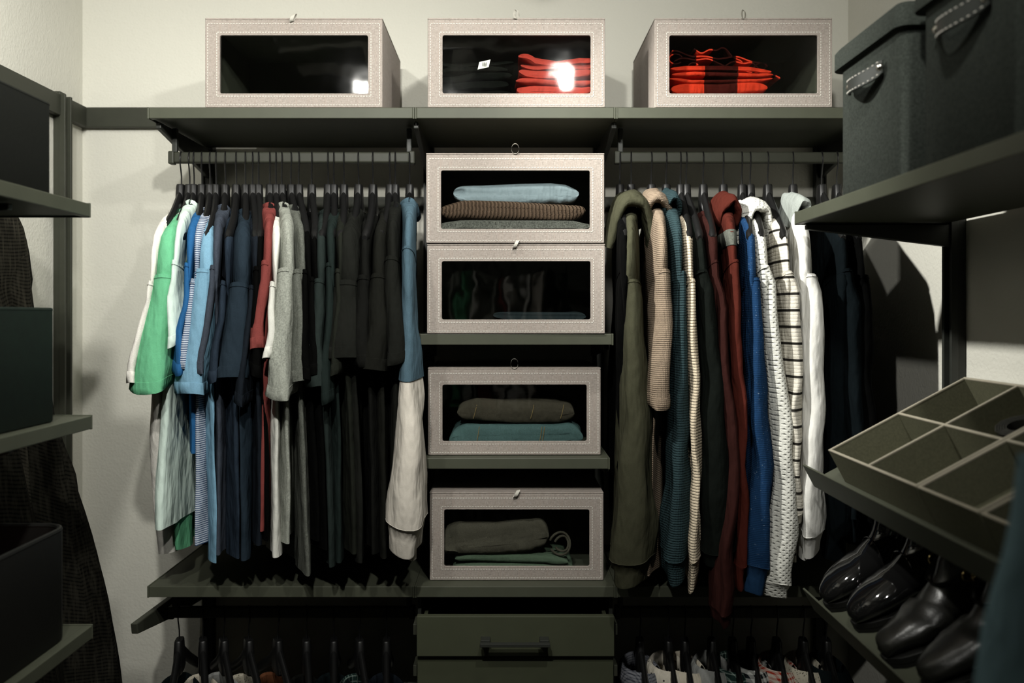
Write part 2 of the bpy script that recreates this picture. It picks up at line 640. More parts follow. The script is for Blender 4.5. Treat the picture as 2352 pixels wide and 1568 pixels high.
LW = XL + .034
side_shelf('left wall shelf holding the black fabric box, highest of three', LW, LX - .015, .35, 1.502, 1.757)
side_shelf('left wall shelf holding the dark green box, middle of three', LW, LX - .015, .35, 1.508, 1.362)
side_shelf('left wall shelf holding the black bin with orange cloth, lowest of three', LW, LX - .015, .35, 1.510, .970)
for z, n_ in ((1.757, 'highest'), (1.362, 'middle'), (.970, 'lowest')):
    m = MB().prism([(LX - .03, z - .0255), (LW - .01, z - .0255), (LW - .01, z - .075), (LX - .03, z - .036)], lambda a, b, d: (a, d, b), 1.30, 1.312)
    tag(m.build('shelf_bracket', 'steel', bevel=.002), 'dark tapered bracket under the %s left wall shelf' % n_, 'bracket')
    m = MB().box(XL + .001, LW - .001, 1.294, 1.318, z - .1, z + .06)


def rrect(w, d, r, n=6):
    pts = []
    for cx, cy, a0 in ((w / 2 - r, d / 2 - r, 0), (-w / 2 + r, d / 2 - r, 90), (-w / 2 + r, -d / 2 + r, 180), (w / 2 - r, -d / 2 + r, 270)):
        for k in range(n + 1):
            a = math.radians(a0 + 90 * k / n)
            pts.append((cx + r * math.cos(a), cy + r * math.sin(a)))
    return pts


def open_bin(name, label, cat, cx, cy, z0, w, d, h, r, mat, t=.006, lipname='rim', flare=0.0):
    o = thing(name, label, cat, (cx, cy, z0))
    def ring(off, z, k=0.0):
        return [(cx + x, cy + y, z) for x, y in rrect(w - 2 * off + k, d - 2 * off + k, max(r - off, .003))]
    m = MB()
    m.loft([ring(.002, z0 + .0005), ring(0, z0 + .003), ring(0, z0 + h, flare), ring(t, z0 + h, flare), ring(t, z0 + t)], True, True, True)
    m.build('body', mat, o, True, angle=50)
    rr = [Vector(p) for p in ring(t / 2, z0 + h, flare)]
    MB().tube(rr + [rr[0]], t * .62, 8, False).build(lipname, mat, o, True)
    return o


open_bin('storage_box', 'black fabric storage box on the highest left wall shelf', 'box', -.955, 1.185, 1.7575, .31, .47, zat(243, 1.42) - 1.757, .008, 'blackfab')
open_bin('storage_box', 'dark green storage box on the middle left wall shelf', 'box', -.950, 1.185, 1.3625, .31, .47, zat(712, 1.42) - 1.362, .006, 'greenfab')
open_bin('storage_bin', 'black leatherette bin with rounded corners on the lowest left wall shelf', 'bin', -.952, 1.205, .9705, .325, .53, .197, .045, 'blackleather', .008)
m = MB()
for k in range(3):
    rows = []
    for a in range(9):
        f = a / 8
        rows.append([(-.952 + .135 * spw(math.cos(q), .6), 1.0 + f * .42, 1.03 + k * .028 + .014 * spw(math.sin(q), .7) + .010 * math.sin(f * 7 + k) + .006 * math.sin(3 * q + k)) for q in (2 * math.pi * j / 20 for j in range(20))])
    m.loft(rows, True, True, True)
M['orange'] = cloth('orange_cotton', lin((205, 92, 38)), .1)
tag(m.build('folded_shirt', 'orange', smooth=True), 'orange folded shirt inside the black leatherette bin', 'shirt')

# ------------------------------------------------------------------ right wall shelving
RX = .583
m = MB()
m.box(XR - .018, XR - .001, 1.606, 1.634, .02, 2.112)
m.box(XR - .032, XR - .018, 1.602, 1.610, .02, 2.104)
m.box(XR - .032, XR - .018, 1.630, 1.638, .02, 2.104)
tag(m.build('wall_standard', 'steel', bevel=.001), 'dark slotted upright on the right wall above the shoe shelves', 'upright')
struct('trim_4', MB().box(XR - .022, XR, -.6, 2.139, 2.104, 2.150), 'rail', bevel=.002)
RWX = XR - .034
side_shelf('right wall shelf holding the two dark grey lidded bins', RX + .015, RWX, .30, 1.623, 1.757)
m = MB().prism([(RX + .02, 1.7315), (RWX + .01, 1.7315), (RWX + .01, 1.686), (RX + .02, 1.722)], lambda a, b, d: (a, d, b), 1.6235 - .016, 1.6215)
tag(m.build('shelf_bracket', 'steel', bevel=.0015), 'dark tapered bracket under the right wall shelf of lidded bins', 'bracket')


def lidded_bin(label, x0, y0, y1, z0, h, depth=.29):
    w, d = depth, y1 - y0
    cx, cy = x0 + w / 2, (y0 + y1) / 2
    o = thing('storage_bin', label, 'bin', (cx, cy, z0))
    def ring(ww, dd, z, r):
        return [(cx + x, cy + y, z) for x, y in rrect(ww, dd, r, 5)]
    b = MB()
    b.loft([ring(w - .012, d - .012, z0 + .0005, .014), ring(w, d, z0 + .006, .018), ring(w, d, z0 + h - .02, .018)], True, True, True)
    b.build('body', 'felt', o, True, angle=50)
    lw, ld_ = w + .022, d + .022
    l = MB()
    l.loft([ring(lw - .006, ld_ - .006, z0 + h - .038, .018), ring(lw, ld_, z0 + h - .038, .020), ring(lw, ld_, z0 + h - .008, .020), ring(lw - .014, ld_ - .014, z0 + h, .016)], True, True, True)
    l.build('lid', 'feltlid', o, True, angle=50)
    # leather strap handle on the -x face
    zc, hw = z0 + h - .082, .060
    hd = MB()
    rows = []
    for k in range(17):
        f = k / 16 * 2 - 1
        y = cy - .004 + f * hw
        out = .004 + .024 * math.cos(f * 1.5) ** 1.4
        sag = -.012 * (1 - f * f)
        xx = x0 - out
        hh = .0105 if abs(f) > .93 else .0125
        rows.append([(xx, y, zc + sag - hh), (xx - .0035, y, zc + sag - hh), (xx - .0035, y, zc + sag + hh), (xx, y, zc + sag + hh)])
    hd.loft(rows, True, True, True)
    hh = hd.build('handle', 'leather', o, True, bevel=.0008)
    tag(hh, 'stitched dark leather strap handle')
    st = MB()
    for k in range(15):
        f = (k + .5) / 15 * 2 - 1
        y = cy - .004 + f * hw * .93
        out = .004 + .024 * math.cos(f * .93 * 1.5) ** 1.4
        sag = -.012 * (1 - f * f)
        for s_ in (-1, 1):
            z = zc + sag + s_ * .0098
            st.box(x0 - out - .0043, x0 - out - .0030, y - .0022, y + .0022, z - .0007, z + .0007)
    tag(st.build('stitching', 'stitch', hh), kind='stuff')
    for s_ in (-1, 1):
        y = cy - .004 + s_ * hw * .93
        rv = []
        for a, r in ((0, .0068), (.003, .0064), (.0055, .0045), (.007, .0005)):
            rv.append([(x0 - .0075 - a, y + r * math.cos(q), zc + r * math.sin(q)) for q in (2 * math.pi * j / 12 for j in range(12))])
        tag(MB().loft(rv, True, True, True).build('rivet', 'chrome', hh, True), 'shiny metal rivet')
    return o


lidded_bin('dark grey felt lidded bin with leather handle, nearer the beige boxes', .603, 1.222, 1.452, 1.7575, .268)
lidded_bin('dark grey felt lidded bin cropped by the top right corner of the picture', .603, .945, 1.168, 1.7575, .268)

# slanted shoe shelves
SL = math.radians(28.1)
SX0, SY0, SY1 = .600, .78, 1.57


def slope_frame(z0):
    a = Vector((math.cos(SL), 0, math.sin(SL)))
    n = Vector((-math.sin(SL), 0, math.cos(SL)))
    # columns: up-slope, along -y, normal
    return Matrix(((a.x, 0, n.x, SX0), (0, 1, 0, 0), (a.z, 0, n.z, z0), (0, 0, 0, 1)))


def shoe_shelf(label, z0):
    fm = slope_frame(z0)
    o = thing('shoe_shelf', label, 'shelf', (.74, 1.17, z0))
    MB().boxm(fm, 0, .325, SY0, SY1, -.012, 0).build('board', 'shelf', o, bevel=.001)
    MB().boxm(fm, -.004, 0, SY0, SY1, -.012, .036).build('lip', 'shelf', o, bevel=.001)
    for y in (SY1 - .03, SY0 + .02):
        m = MB().prism([(.03, -.0125), (.325, -.0125), (.325, -.05), (.06, -.026)], lambda a, b, d: tuple(fm @ Vector((a, d, b))), y, y + .012)
        m.build('bracket', 'steel', o, bevel=.001)
    return fm


FM2 = shoe_shelf('slanted grey shelf carrying the divided beige-edged trays', 1.229)
FM3 = shoe_shelf('slanted grey shelf carrying the black boots', .988)


def tray(label, s0, y1, w, depth, h, fm, div_len=True, div_cross=True):
    o = thing('divided_tray', label, 'tray', tuple(fm @ Vector((s0 + depth / 2, y1 - w / 2, .0005))))
    t = .0045
    y0 = y1 - w
    zb = .0008
    def part(name, *a):
        MB().boxm(fm, *a[:4], zb, h).build(name, 'trayfelt', o)
        MB().boxm(fm, a[0] - .0003, a[1] + .0003, a[2] - .0003, a[3] + .0003, h, h + .0035).build('edging', 'trayrim', o, bevel=.001)
    part('wall', s0, s0 + t, y0, y1)
    part('wall', s0 + depth - t, s0 + depth, y0, y1)
    part('wall', s0 + t, s0 + depth - t, y0, y0 + t)
    part('wall', s0 + t, s0 + depth - t, y1 - t, y1)
    if div_cross:
        part('divider', s0 + depth * .51 - t / 2, s0 + depth * .51 + t / 2, y0 + t, y1 - t)
    if div_len:
        part('divider', s0 + t, s0 + depth * .51 - t / 2, (y0 + y1) / 2 - t / 2, (y0 + y1) / 2 + t / 2)
        part('divider', s0 + depth * .51 + t / 2, s0 + depth - t, (y0 + y1) / 2 - t / 2, (y0 + y1) / 2 + t / 2)
    MB().boxm(fm, s0 + t, s0 + depth - t, y0 + t, y1 - t, zb, zb + .003).build('base', 'trayfelt', o)
    return o


tray('four-compartment olive tray with beige edges, farthest on the slanted shelf', .030, 1.483, .315, .285, .064, FM2)
tray('narrow olive tray with beige edges, between two other trays', .030, 1.164, .150, .285, .064, FM2, False, True)
tray('olive tray with beige edges, nearest the blue sleeve', .030, 1.009, .215, .285, .064, FM2, True, True)
# rolled belt in the back of the narrow tray
m = MB()
pts = [tuple(FM2 @ Vector((.235 + (.016 + .0032 * k / 12) * math.cos(k / 12 * 6.283), 1.225 + (.016 + .0032 * k / 12) * 1.5 * math.sin(k / 12 * 6.283), .034))) for k in range(60)]
rows = []
nv = (FM2.to_3x3() @ Vector((0, 0, 1)))
for p in pts:
    p = Vector(p)
    c = FM2 @ Vector((.235, 1.225, .034))
    r = (p - c).normalized()
    rows.append([p - nv * .016, p - nv * .016 + r * .002, p + nv * .016 + r * .002, p + nv * .016])
m.loft(rows, True, True, True)
tag(m.build('rolled_belt', 'boot', smooth=True), 'black rolled belt in the rear of the farthest tray', 'belt')

# ------------------------------------------------------------------ beige window boxes
BW, BH, BD = .397, .2005, .31


def window_box():
    o = thing('window_box', 'x', 'box', (0, 0, 0), 'beige linen boxes with a clear front window')
    w2, h, d = BW / 2, BH - .004, BD
    t = .004
    m = MB()                                   # outer cloth: sides, back, bottom
    m.box(-w2, -w2 + t, .004, d, .0, h)
    m.box(w2 - t, w2, .004, d, .0, h)
    m.box(-w2 + t, w2 - t, d - t, d, .0, h)
    m.box(-w2 + t, w2 - t, .004, d - t, .0, t)
    m.build('body', 'linen', o)
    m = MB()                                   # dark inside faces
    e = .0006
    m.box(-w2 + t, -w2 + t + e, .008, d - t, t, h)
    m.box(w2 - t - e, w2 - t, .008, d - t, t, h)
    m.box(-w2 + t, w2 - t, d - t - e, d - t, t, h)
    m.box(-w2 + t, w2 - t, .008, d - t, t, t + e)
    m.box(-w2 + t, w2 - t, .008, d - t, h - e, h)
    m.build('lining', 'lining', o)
    # drop front with its window opening
    x0, x1, z0, z1 = -w2 + .0325, w2 - .0315, .031, h - .0345
    def rr(xa, xb, za, zb, r, y):
        pts = []
        for cx, cz, a0 in ((xb - r, zb - r, 0), (xa + r, zb - r, 90), (xa + r, za + r, 180), (xb - r, za + r, 270)):
            for k in range(5):
                a = math.radians(a0 + 22.5 * k)
                pts.append((cx + r * math.cos(a), y, cz + r * math.sin(a)))
        return pts
    m = MB()
    op, ip = (-w2, w2, 0, h), (x0, x1, z0, z1)
    m.loft([rr(*op, .002, .006), rr(-w2, w2, 0, h, .002, .0012), rr(-w2 + .001, w2 - .001, .001, h - .001, .002, 0),
            rr(x0 - .001, x1 + .001, z0 - .001, z1 + .001, .0055, 0), rr(*ip, .005, .001), rr(*ip, .005, .006), rr(*op, .002, .006)], True)
    f = m.build('drop_front', 'linen', o)
    b = MB()
    rim = [Vector(p) for p in rr(x0 - .0005, x1 + .0005, z0 - .0005, z1 + .0005, .0055, .0008)]
    b.tube(rim + [rim[0]], .0011, 6, False).build('window_piping', 'linen', f, True)
    b = MB().box(x0 - .004, x1 + .004, .0062, .0068, z0 - .004, z1 + .004)
    b.v = [(x, y + .0004 * (z - z0) / (z1 - z0) + .0002, z) for x, y, z in b.v]     # film leans back a little
    b.build('window_pane', 'pane', o)
    st = MB()
    def dash(xa, za, xb, zb, step=.0062, ln=.0040):
        L = math.hypot(xb - xa, zb - za)
        n = int(L / step)
        for k in range(n):
            c = (k + .5) / n
            x, z = lerp(xa, xb, c), lerp(za, zb, c)
            hx = ln / 2 if abs(xb - xa) > 0 else .0008
            hz = ln / 2 if abs(zb - za) > 0 else .0008
            st.box(x - hx, x + hx, -.0007, .0003, z - hz, z + hz)
    for (xa, xb, za, zb) in ((-w2 + .006, w2 - .006, .0055, h - .009), (x0 - .006, x1 + .006, z0 - .006, z1 + .006)):
        dash(xa, za, xb, za)
        dash(xa, zb, xb, zb)
        dash(xa, za, xa, zb)
        dash(xb, za, xb, zb)
    tag(st.build('stitching', 'stitch', f), kind='stuff')
    lid = MB().box(-w2 - .0005, w2 + .0005, .001, d + .0005, h + .0005, h + .004).build('lid', 'linen', o, bevel=.0012)
    tag(MB().box(-w2, w2, .0025, d, h - .001, h + .0005).build('lid_seam', 'lining', lid))
    return o


def ribbon_loop(parent, kind):
    """little ribbon pull at the top edge: 0 upright loop, 1 drooping loop, 2 knob-like"""
    h = BH
    c = LOC[parent]
    rows = []
    n = 18
    for k in range(n + 1):
        a = math.radians(-80 + 340 * k / n)
        if kind == 0:
            x, z, y = .0085 * math.cos(a + 1.57), h + .009 + .0115 * math.sin(a + 1.57) * 1.0, .0015
            wdt = Vector((0, .004, 0))
            p = Vector((x, y, z))
        elif kind == 1:
            p = Vector((.004 * math.sin(a), -.005 + .006 * math.cos(a), h - .002 + .008 * math.sin(a)))
            wdt = Vector((.0042, 0, .001))
        else:
            p = Vector((.0045 * math.cos(a), -.001 + .002 * math.cos(a), h + .007 + .010 * math.sin(a)))
            wdt = Vector((.0028, .0035, 0))
        nn = .0005
        rows.append([p - wdt, p - wdt + Vector((0, nn, nn)), p + wdt + Vector((0, nn, nn)), p + wdt])
    m = MB().loft(rows, True, True, True)
    m.v = [tuple(Vector(v) + c) for v in m.v]
    return tag(m.build('pull_loop', 'ribbon', parent, True), 'small white ribbon pull')


proto = window_box()
box_specs = [   # centre px, front Y, shelf z, label, loop kind
    (674.5, 1.803, ZT, 'empty beige linen window box, leftmost on the top shelf', 1),
    (1186, 1.803, ZT, 'beige linen window box on the top shelf with black and red folded clothes', 2),
    (1707.5, 1.803, ZT, 'beige linen window box on the top shelf with red plaid shirts', 2),
    (1183.5, 1.795, ZM1 + BH + .0015, 'beige linen window box of knitwear, stacked on another box', 0),
    (1185, 1.797, ZM1, 'beige linen window box beneath the box of knitwear', 1),
    (1181.5, 1.852, ZM2, 'beige linen window box holding folded jeans on the middle shelf', 0),
    (1186.5, 1.840, ZB, 'lowest beige linen window box, holding a dark drawstring garment', 1),
]
BOXES = []
for i, (px, yf, z, lab, kd) in enumerate(box_specs):
    o = proto if i == 0 else copy_tree(proto)
    o.location = (xat(px, yf), yf, z + .0012)
    LOC[o] = Vector(o.location)
    o['label'] = lab
    BOXES.append(o)
for o, sp in zip(BOXES, box_specs):
    ribbon_loop(o, sp[4])
for o, a in zip(BOXES, (0, .1, -.3, .2, -.2, .5, 0)):
    o.rotation_euler.z = math.radians(a)


def inbox(i, px, py, dy):
    """a point inside box i, dy behind its front"""
    Y = box_specs[i][1] + dy
    return at(px, py, Y)


def folded(name, label, cat, mat, x0, x1, y0, y1, z0, zs, seed=0, wav=.004, fold='right', rough=.004, parts=None):
    """a folded garment: rounded layers stacked on each other, zs = thickness of each layer"""
    rnd = random.Random(seed)
    m = MB()
    z = z0
    nlay = len(zs)
    tops = []
    for k, t in enumerate(zs):
        a0 = x0 + rnd.uniform(0, .014)
        a1 = x1 - rnd.uniform(0, .014)
        ph = rnd.uniform(0, 6)
        rows = []
        nP = 40
        for a, (f, tap) in enumerate(((0, .3), (.008, .62), (.025, .84), (.05, .96), (.1, 1), (.25, 1), (.5, 1), (.75, 1), (.92, .9), (.98, .7), (1, .4))):
            y = lerp(y0 + rnd.uniform(0, .003) * (a == 0), y1, f)
            row = []
            for j in range(nP):
                q = 2 * math.pi * j / nP
                cx, cz = spw(math.cos(q), .32), spw(math.sin(q), .85)
                x = (a0 + a1) / 2 + (a1 - a0) / 2 * cx
                u = (x - x0) / (x1 - x0)
                wv = wav * (math.sin(u * 5.2 + ph * .3 + seed) * .7 + math.sin(u * 11 + ph + f * 3) * .35)
                wv *= (k + 1) / nlay
                nz = rough * noise.noise(Vector((x * 28, y * 22, k * 3 + seed * 7.1)))
                zz = z + t / 2 + t * .52 * cz * tap + wv + nz * .6
                row.append((x + nz * .5, y + .5 * rough * noise.noise(Vector((x * 40, zz * 60, seed * 3.3))), max(zz, z0 + .0003 + .0002 * j / nP)))
            rows.append(row)
        m.loft(rows, True, True, True)
        z += t
    o = m.build(name, mat, smooth=True, angle=60)
    return tag(o, label, cat)


M['f_black'] = cloth('black_green_jersey', lin((34, 40, 34)), .15)
M['f_red'] = cloth('red_jersey', lin((232, 72, 52)), .08)
M['f_blue'] = cloth('blue_jersey_folded', lin((70, 100, 150)), .1)
M['f_plaid'] = cloth('red_buffalo_plaid', lin((120, 34, 24)), .1, 450, 'blocks', lin((236, 66, 40)), .155, .5)
M['f_plaid2'] = cloth('black_red_flannel', lin((40, 26, 22)), .15, 450, 'blocks', lin((170, 44, 30)), .11, .35)
M['f_satin'] = cloth('pale_blue_sheen_fabric', lin((152, 172, 184)), .05, 300, rough=.4)
M['f_rib'] = cloth('brown_ribbed_knit', lin((150, 122, 102)), .15, 600, 'rib', None, .0085)
M['f_grey'] = cloth('grey_fleck_fleece', lin((128, 130, 124)), .7, 330)
M['f_denim'] = cloth('dark_denim', lin((62, 78, 84)), .2, 700)
M['f_denim2'] = cloth('teal_denim', lin((98, 136, 138)), .25, 500)
M['f_denim3'] = cloth('faded_black_denim', lin((108, 102, 88)), .2, 500)
M['f_dark'] = cloth('charcoal_linen_cloth', lin((120, 116, 102)), .25, 500)
M['f_green'] = cloth('sage_green_jersey', lin((116, 142, 118)), .1)


def zb(i):
    return box_specs[i][2] + .0012 + .0052


# box 1 (index 1): black stack and red stack
b = 1
Yb = box_specs[b][1]
folded('folded_shirt', 'black-green folded shirts at the left in the middle top box', 'shirt', 'f_black', xat(1002, Yb + .06), xat(1180, Yb + .06), Yb + .03, Yb + .24, zb(b), [.026, .016, .022, .018, .014, .010], 3, .006, rough=.008)
folded('folded_shirt', 'blue folded shirt at the bottom of the middle top box', 'shirt', 'f_blue', xat(1186, Yb + .05), xat(1370, Yb + .05), Yb + .03, Yb + .24, zb(b), [.013, .014], 5, .002)
folded('folded_shirt', 'bright red folded shirts at the right in the middle top box', 'shirt', 'f_red', xat(1184, Yb + .05), xat(1378, Yb + .05), Yb + .028, Yb + .24, zb(b) + .03, [.024, .015, .022, .012, .018], 8, .009, rough=.010)
lt = inbox(b, 1112, 152, .03)
m = MB()
m.loft([[(lt.x + a * .0125 + .002 * c, lt.y - .012 + .002 * math.sin(a * 2), lt.z + c * .0085 + .0035 * a) for a in (-1, -.5, 0, .5, 1)] for c in (-1, 0, 1)], False)
m2 = [(v[0], v[1] + .0006, v[2]) for v in m.v]
n0 = len(m.v)
m.f += [tuple(n0 + i for i in reversed(q)) for q in m.f]
m.v += m2
clab = tag(m.build('care_label', 'labelwhite', smooth=True), 'small white care label on the black shirts in a box', 'label')
m = MB()
for k in range(3):
    p = inbox(b, 1107 + k * 3, 150 + k * 1.5, .03)
    m.box(lt.x - .003 + k * .0035, lt.x - .0012 + k * .0035, lt.y - .0152, lt.y - .0144, lt.z - .003, lt.z + .004)
m.build('print', 'wire', clab)

# box 2: plaid flannel shirts
b = 2
Yb = box_specs[b][1]
folded('folded_shirt', 'red and maroon block-check shirt at the bottom of the right top box', 'shirt', 'f_plaid', xat(1528, Yb + .05), xat(1770, Yb + .05), Yb + .03, Yb + .24, zb(b), [.032, .028, .010], 2, .004)
folded('folded_shirt', 'red and maroon block-check shirt, second in the stack of the right top box', 'shirt', 'f_plaid', xat(1532, Yb + .05), xat(1778, Yb + .05), Yb + .026, Yb + .24, zb(b) + .0705, [.012, .013], 12, .005)
# loosely folded edges of the upper flannel shirt: ribbons that meander
m = MB()
for k, (z0_, xa, xb, amp) in enumerate(((.108, 1545, 1735, .006), (.122, 1540, 1750, .007), (.134, 1590, 1700, .005), (.100, 1640, 1785, .006))):
    rows = []
    n = 40
    for j in range(n + 1):
        f = j / n
        x = lerp(xat(xa, Yb + .05), xat(xb, Yb + .05), f)
        z = zb(b) + z0_ + amp * math.sin(f * 7 + k * 1.7) - .028 * max(0, f - .55) * 2.2 + .003 * math.sin(f * 19 + k)
        rows.append([(x, Yb + .03, z - .0016), (x, Yb + .03, z + .0016), (x, Yb + .12, z + .004), (x, Yb + .235, z + .002), (x, Yb + .235, z - .002), (x, Yb + .12, z)])
    m.loft(rows, True, True, True)
for (px, dz, r) in ((1548, .113, .010), (1742, .092, .010), (1588, .096, .007)):
    pts = []
    rows = []
    for j in range(15):
        a = math.radians(20 + 300 * j / 14)
        x, z = xat(px, Yb + .05) + r * 1.4 * math.cos(a), zb(b) + dz + r * math.sin(a)
        nx, nz_ = math.cos(a), math.sin(a)
        rows.append([(x, Yb + .03, z), (x + nx * .0026, Yb + .03, z + nz_ * .0026), (x + nx * .0026, Yb + .22, z + nz_ * .0026), (x, Yb + .22, z)])
    m.loft(rows, True, True, True)
tag(m.build('flannel_shirt', cloth('flannel_edge', lin((96, 30, 24)), .1, 450, 'blocks', lin((240, 70, 45)), .09, .4), smooth=True), 'loosely folded red and black flannel shirt on top of the plaid stack', 'shirt')

# box 3: knitwear
b = 3
Yb = box_specs[b][1]
folded('folded_sweater', 'grey flecked fleece folded at the bottom of the knitwear box', 'sweater', 'f_grey', xat(1000, Yb + .04), xat(1368, Yb + .04), Yb + .016, Yb + .26, zb(b), [.024, .024], 4, .003)
folded('folded_sweater', 'brown ribbed sweater folded in the knitwear box', 'sweater', 'f_rib', xat(1004, Yb + .05), xat(1352, Yb + .05), Yb + .016, Yb + .25, zb(b) + .048, [.042], 6, .005, rough=.008)
folded('folded_sweater', 'pale blue shiny garment on top of the brown sweater in a box', 'garment', 'f_satin', xat(1038, Yb + .06), xat(1334, Yb + .06), Yb + .024, Yb + .25, zb(b) + .086, [.046], 9, .006, rough=.016)
# box 4: jeans
b = 4
Yb = box_specs[b][1]
folded('folded_jeans', 'dark blue jeans folded low in the box beneath the knitwear', 'jeans', 'f_denim', xat(1120, Yb + .05), xat(1350, Yb + .05), Yb + .03, Yb + .25, zb(b), [.022, .022], 14, .003)
# box 5: two pairs of jeans
b = 5
Yb = box_specs[b][1]
j1 = folded('folded_jeans', 'teal jeans folded at the bottom of the jeans box', 'jeans', 'f_denim2', xat(1034, Yb + .05), xat(1345, Yb + .05), Yb + .014, Yb + .25, zb(b), [.062], 21, .003, rough=.012)
j2 = folded('folded_jeans', 'faded black jeans folded on the teal jeans', 'jeans', 'f_denim3', xat(1038, Yb + .05), xat(1330, Yb + .05), Yb + .020, Yb + .25, zb(b) + .064, [.052], 23, .003, rough=.014)
M['f_thread'] = plain('tan_thread', lin((150, 130, 90)), .8, .2)
for o_, pxs, z0_, h_ in ((j1, (1098, 1240, 1246), 0, .066), (j2, (1092, 1222, 1290), .064, .052)):
    for px in pxs:
        m = MB()
        x = xat(px, Yb + .04)
        m.tube([(x - .004, Yb + .0135 + (.006 if o_ is j2 else 0), zb(b) + z0_ + .012), (x, Yb + .0115 + (.006 if o_ is j2 else 0), zb(b) + z0_ + h_ * .5), (x + .004, Yb + .0140 + (.006 if o_ is j2 else 0), zb(b) + z0_ + h_ - .008)], .0009, 5)
        m.build('seam', 'f_thread', o_, True)
# box 6: dark drawstring garment over a sage shirt
b = 6
Yb = box_specs[b][1]
folded('folded_shirt', 'sage green shirt under the dark garment in the lowest box', 'shirt', 'f_green', xat(1040, Yb + .05), xat(1318, Yb + .05), Yb + .03, Yb + .24, zb(b), [.022, .021], 31, .006)
dg = folded('folded_trousers', 'charcoal drawstring trousers folded in the lowest window box', 'trousers', 'f_dark', xat(1012, Yb + .05), xat(1265, Yb + .05), Yb + .022, Yb + .22, zb(b) + .0445, [.076], 33, .008, rough=.022)
m = MB()
c = at(1285, 1245, Yb + .05)
for r, dx in ((.024, 0), (.016, .004)):
    m.tube([(c.x + dx + r * math.cos(a), c.y - .01 + .006 * math.sin(2 * a), c.z + r * 1.1 * math.sin(a)) for a in (math.radians(160 - 18 * k) for k in range(18))], .0028, 8)
m.build('drawstring', 'f_dark', dg, True)

# ------------------------------------------------------------------ hangers
def make_hanger():
    """wooden-style black hanger, arms along local -y / +y, hook top at the origin"""
    o = thing('clothes_hanger', 'x', 'hanger', (0, 0, 0))
    pts = []
    for k in range(13):                                   # hook: over the rod, then down
        a = math.radians(205 - 205 * k / 12)
        pts.append((0.0, .0145 * math.cos(a), -.0195 + .0175 * math.sin(a)))
    pts = [(0, p[1], p[2]) for p in pts]
    pts += [(0, .0135, -.032), (0, .006, -.046), (0, .0005, -.060), (0, 0, -.085)]
    pts = [(x, -y, z) for x, y, z in pts]
    MB().tube(pts, .0017, 8).build('hook', 'wire', o, True)
    m = MB()
    rows = []
    for (z, hy, hx) in ((-.080, .017, .0085), (-.083, .019, .0095), (-.105, .023, .0105), (-.130, .031, .0105), (-.150, .036, .010), (-.156, .030, .009)):
        rows.append([(hx * spw(math.sin(q), .6), hy * spw(math.cos(q), .6), z) for q in (2 * math.pi * j / 20 for j in range(20))])
    m.loft(rows, True, True, True)
    m.build('neck', 'hanger', o, True)
    for s_ in (-1, 1):
        rows = []
        for k in range(15):
            f = k / 14
            y = s_ * lerp(.015, .208, f)
            z = interp([(.015, -.112), (.03, -.121), (.06, -.142), (.1, -.168), (.15, -.195), (.208, -.226)], abs(y))
            x = .004 * math.sin(f * 3) 
            hh = lerp(.0135, .0115, f) * (1 if f < .97 else .6)
            hx = lerp(.0075, .0088, f) * (1 if f < .97 else .6)
            rows.append([(x + hx * math.sin(q), y + s_ * hh * .35 * math.cos(q), z + hh * math.cos(q)) for q in (2 * math.pi * j / 14 for j in range(14))])
        MB().loft(rows, True, True, True).build('arm', 'hanger', o, True)
    return o


HANG = make_hanger()
hang_used = [False]


def hanger(x, y, zrod, yaw, label, group, tilt=0):
    if hang_used[0]:
        o = copy_tree(HANG)
    else:
        o = HANG
        hang_used[0] = True
    o.location = (x, y, zrod + .0135 + .0025)
    o.rotation_euler = (0, 0, yaw)
    tag(o, label, None, group)
    return o


# ------------------------------------------------------------------ garments
class Frame:
    def __init__(s, ox, oy, ux=0, uy=-1):
        s.o = Vector((ox, oy, 0))
        s.u = Vector((ux, uy, 0)).normalized()
        s.w = Vector((-s.u.y, s.u.x, 0))             # thickness direction

    def p(s, u, v, z):
        q = s.o + s.u * u + s.w * v
        return (q.x, q.y, z)


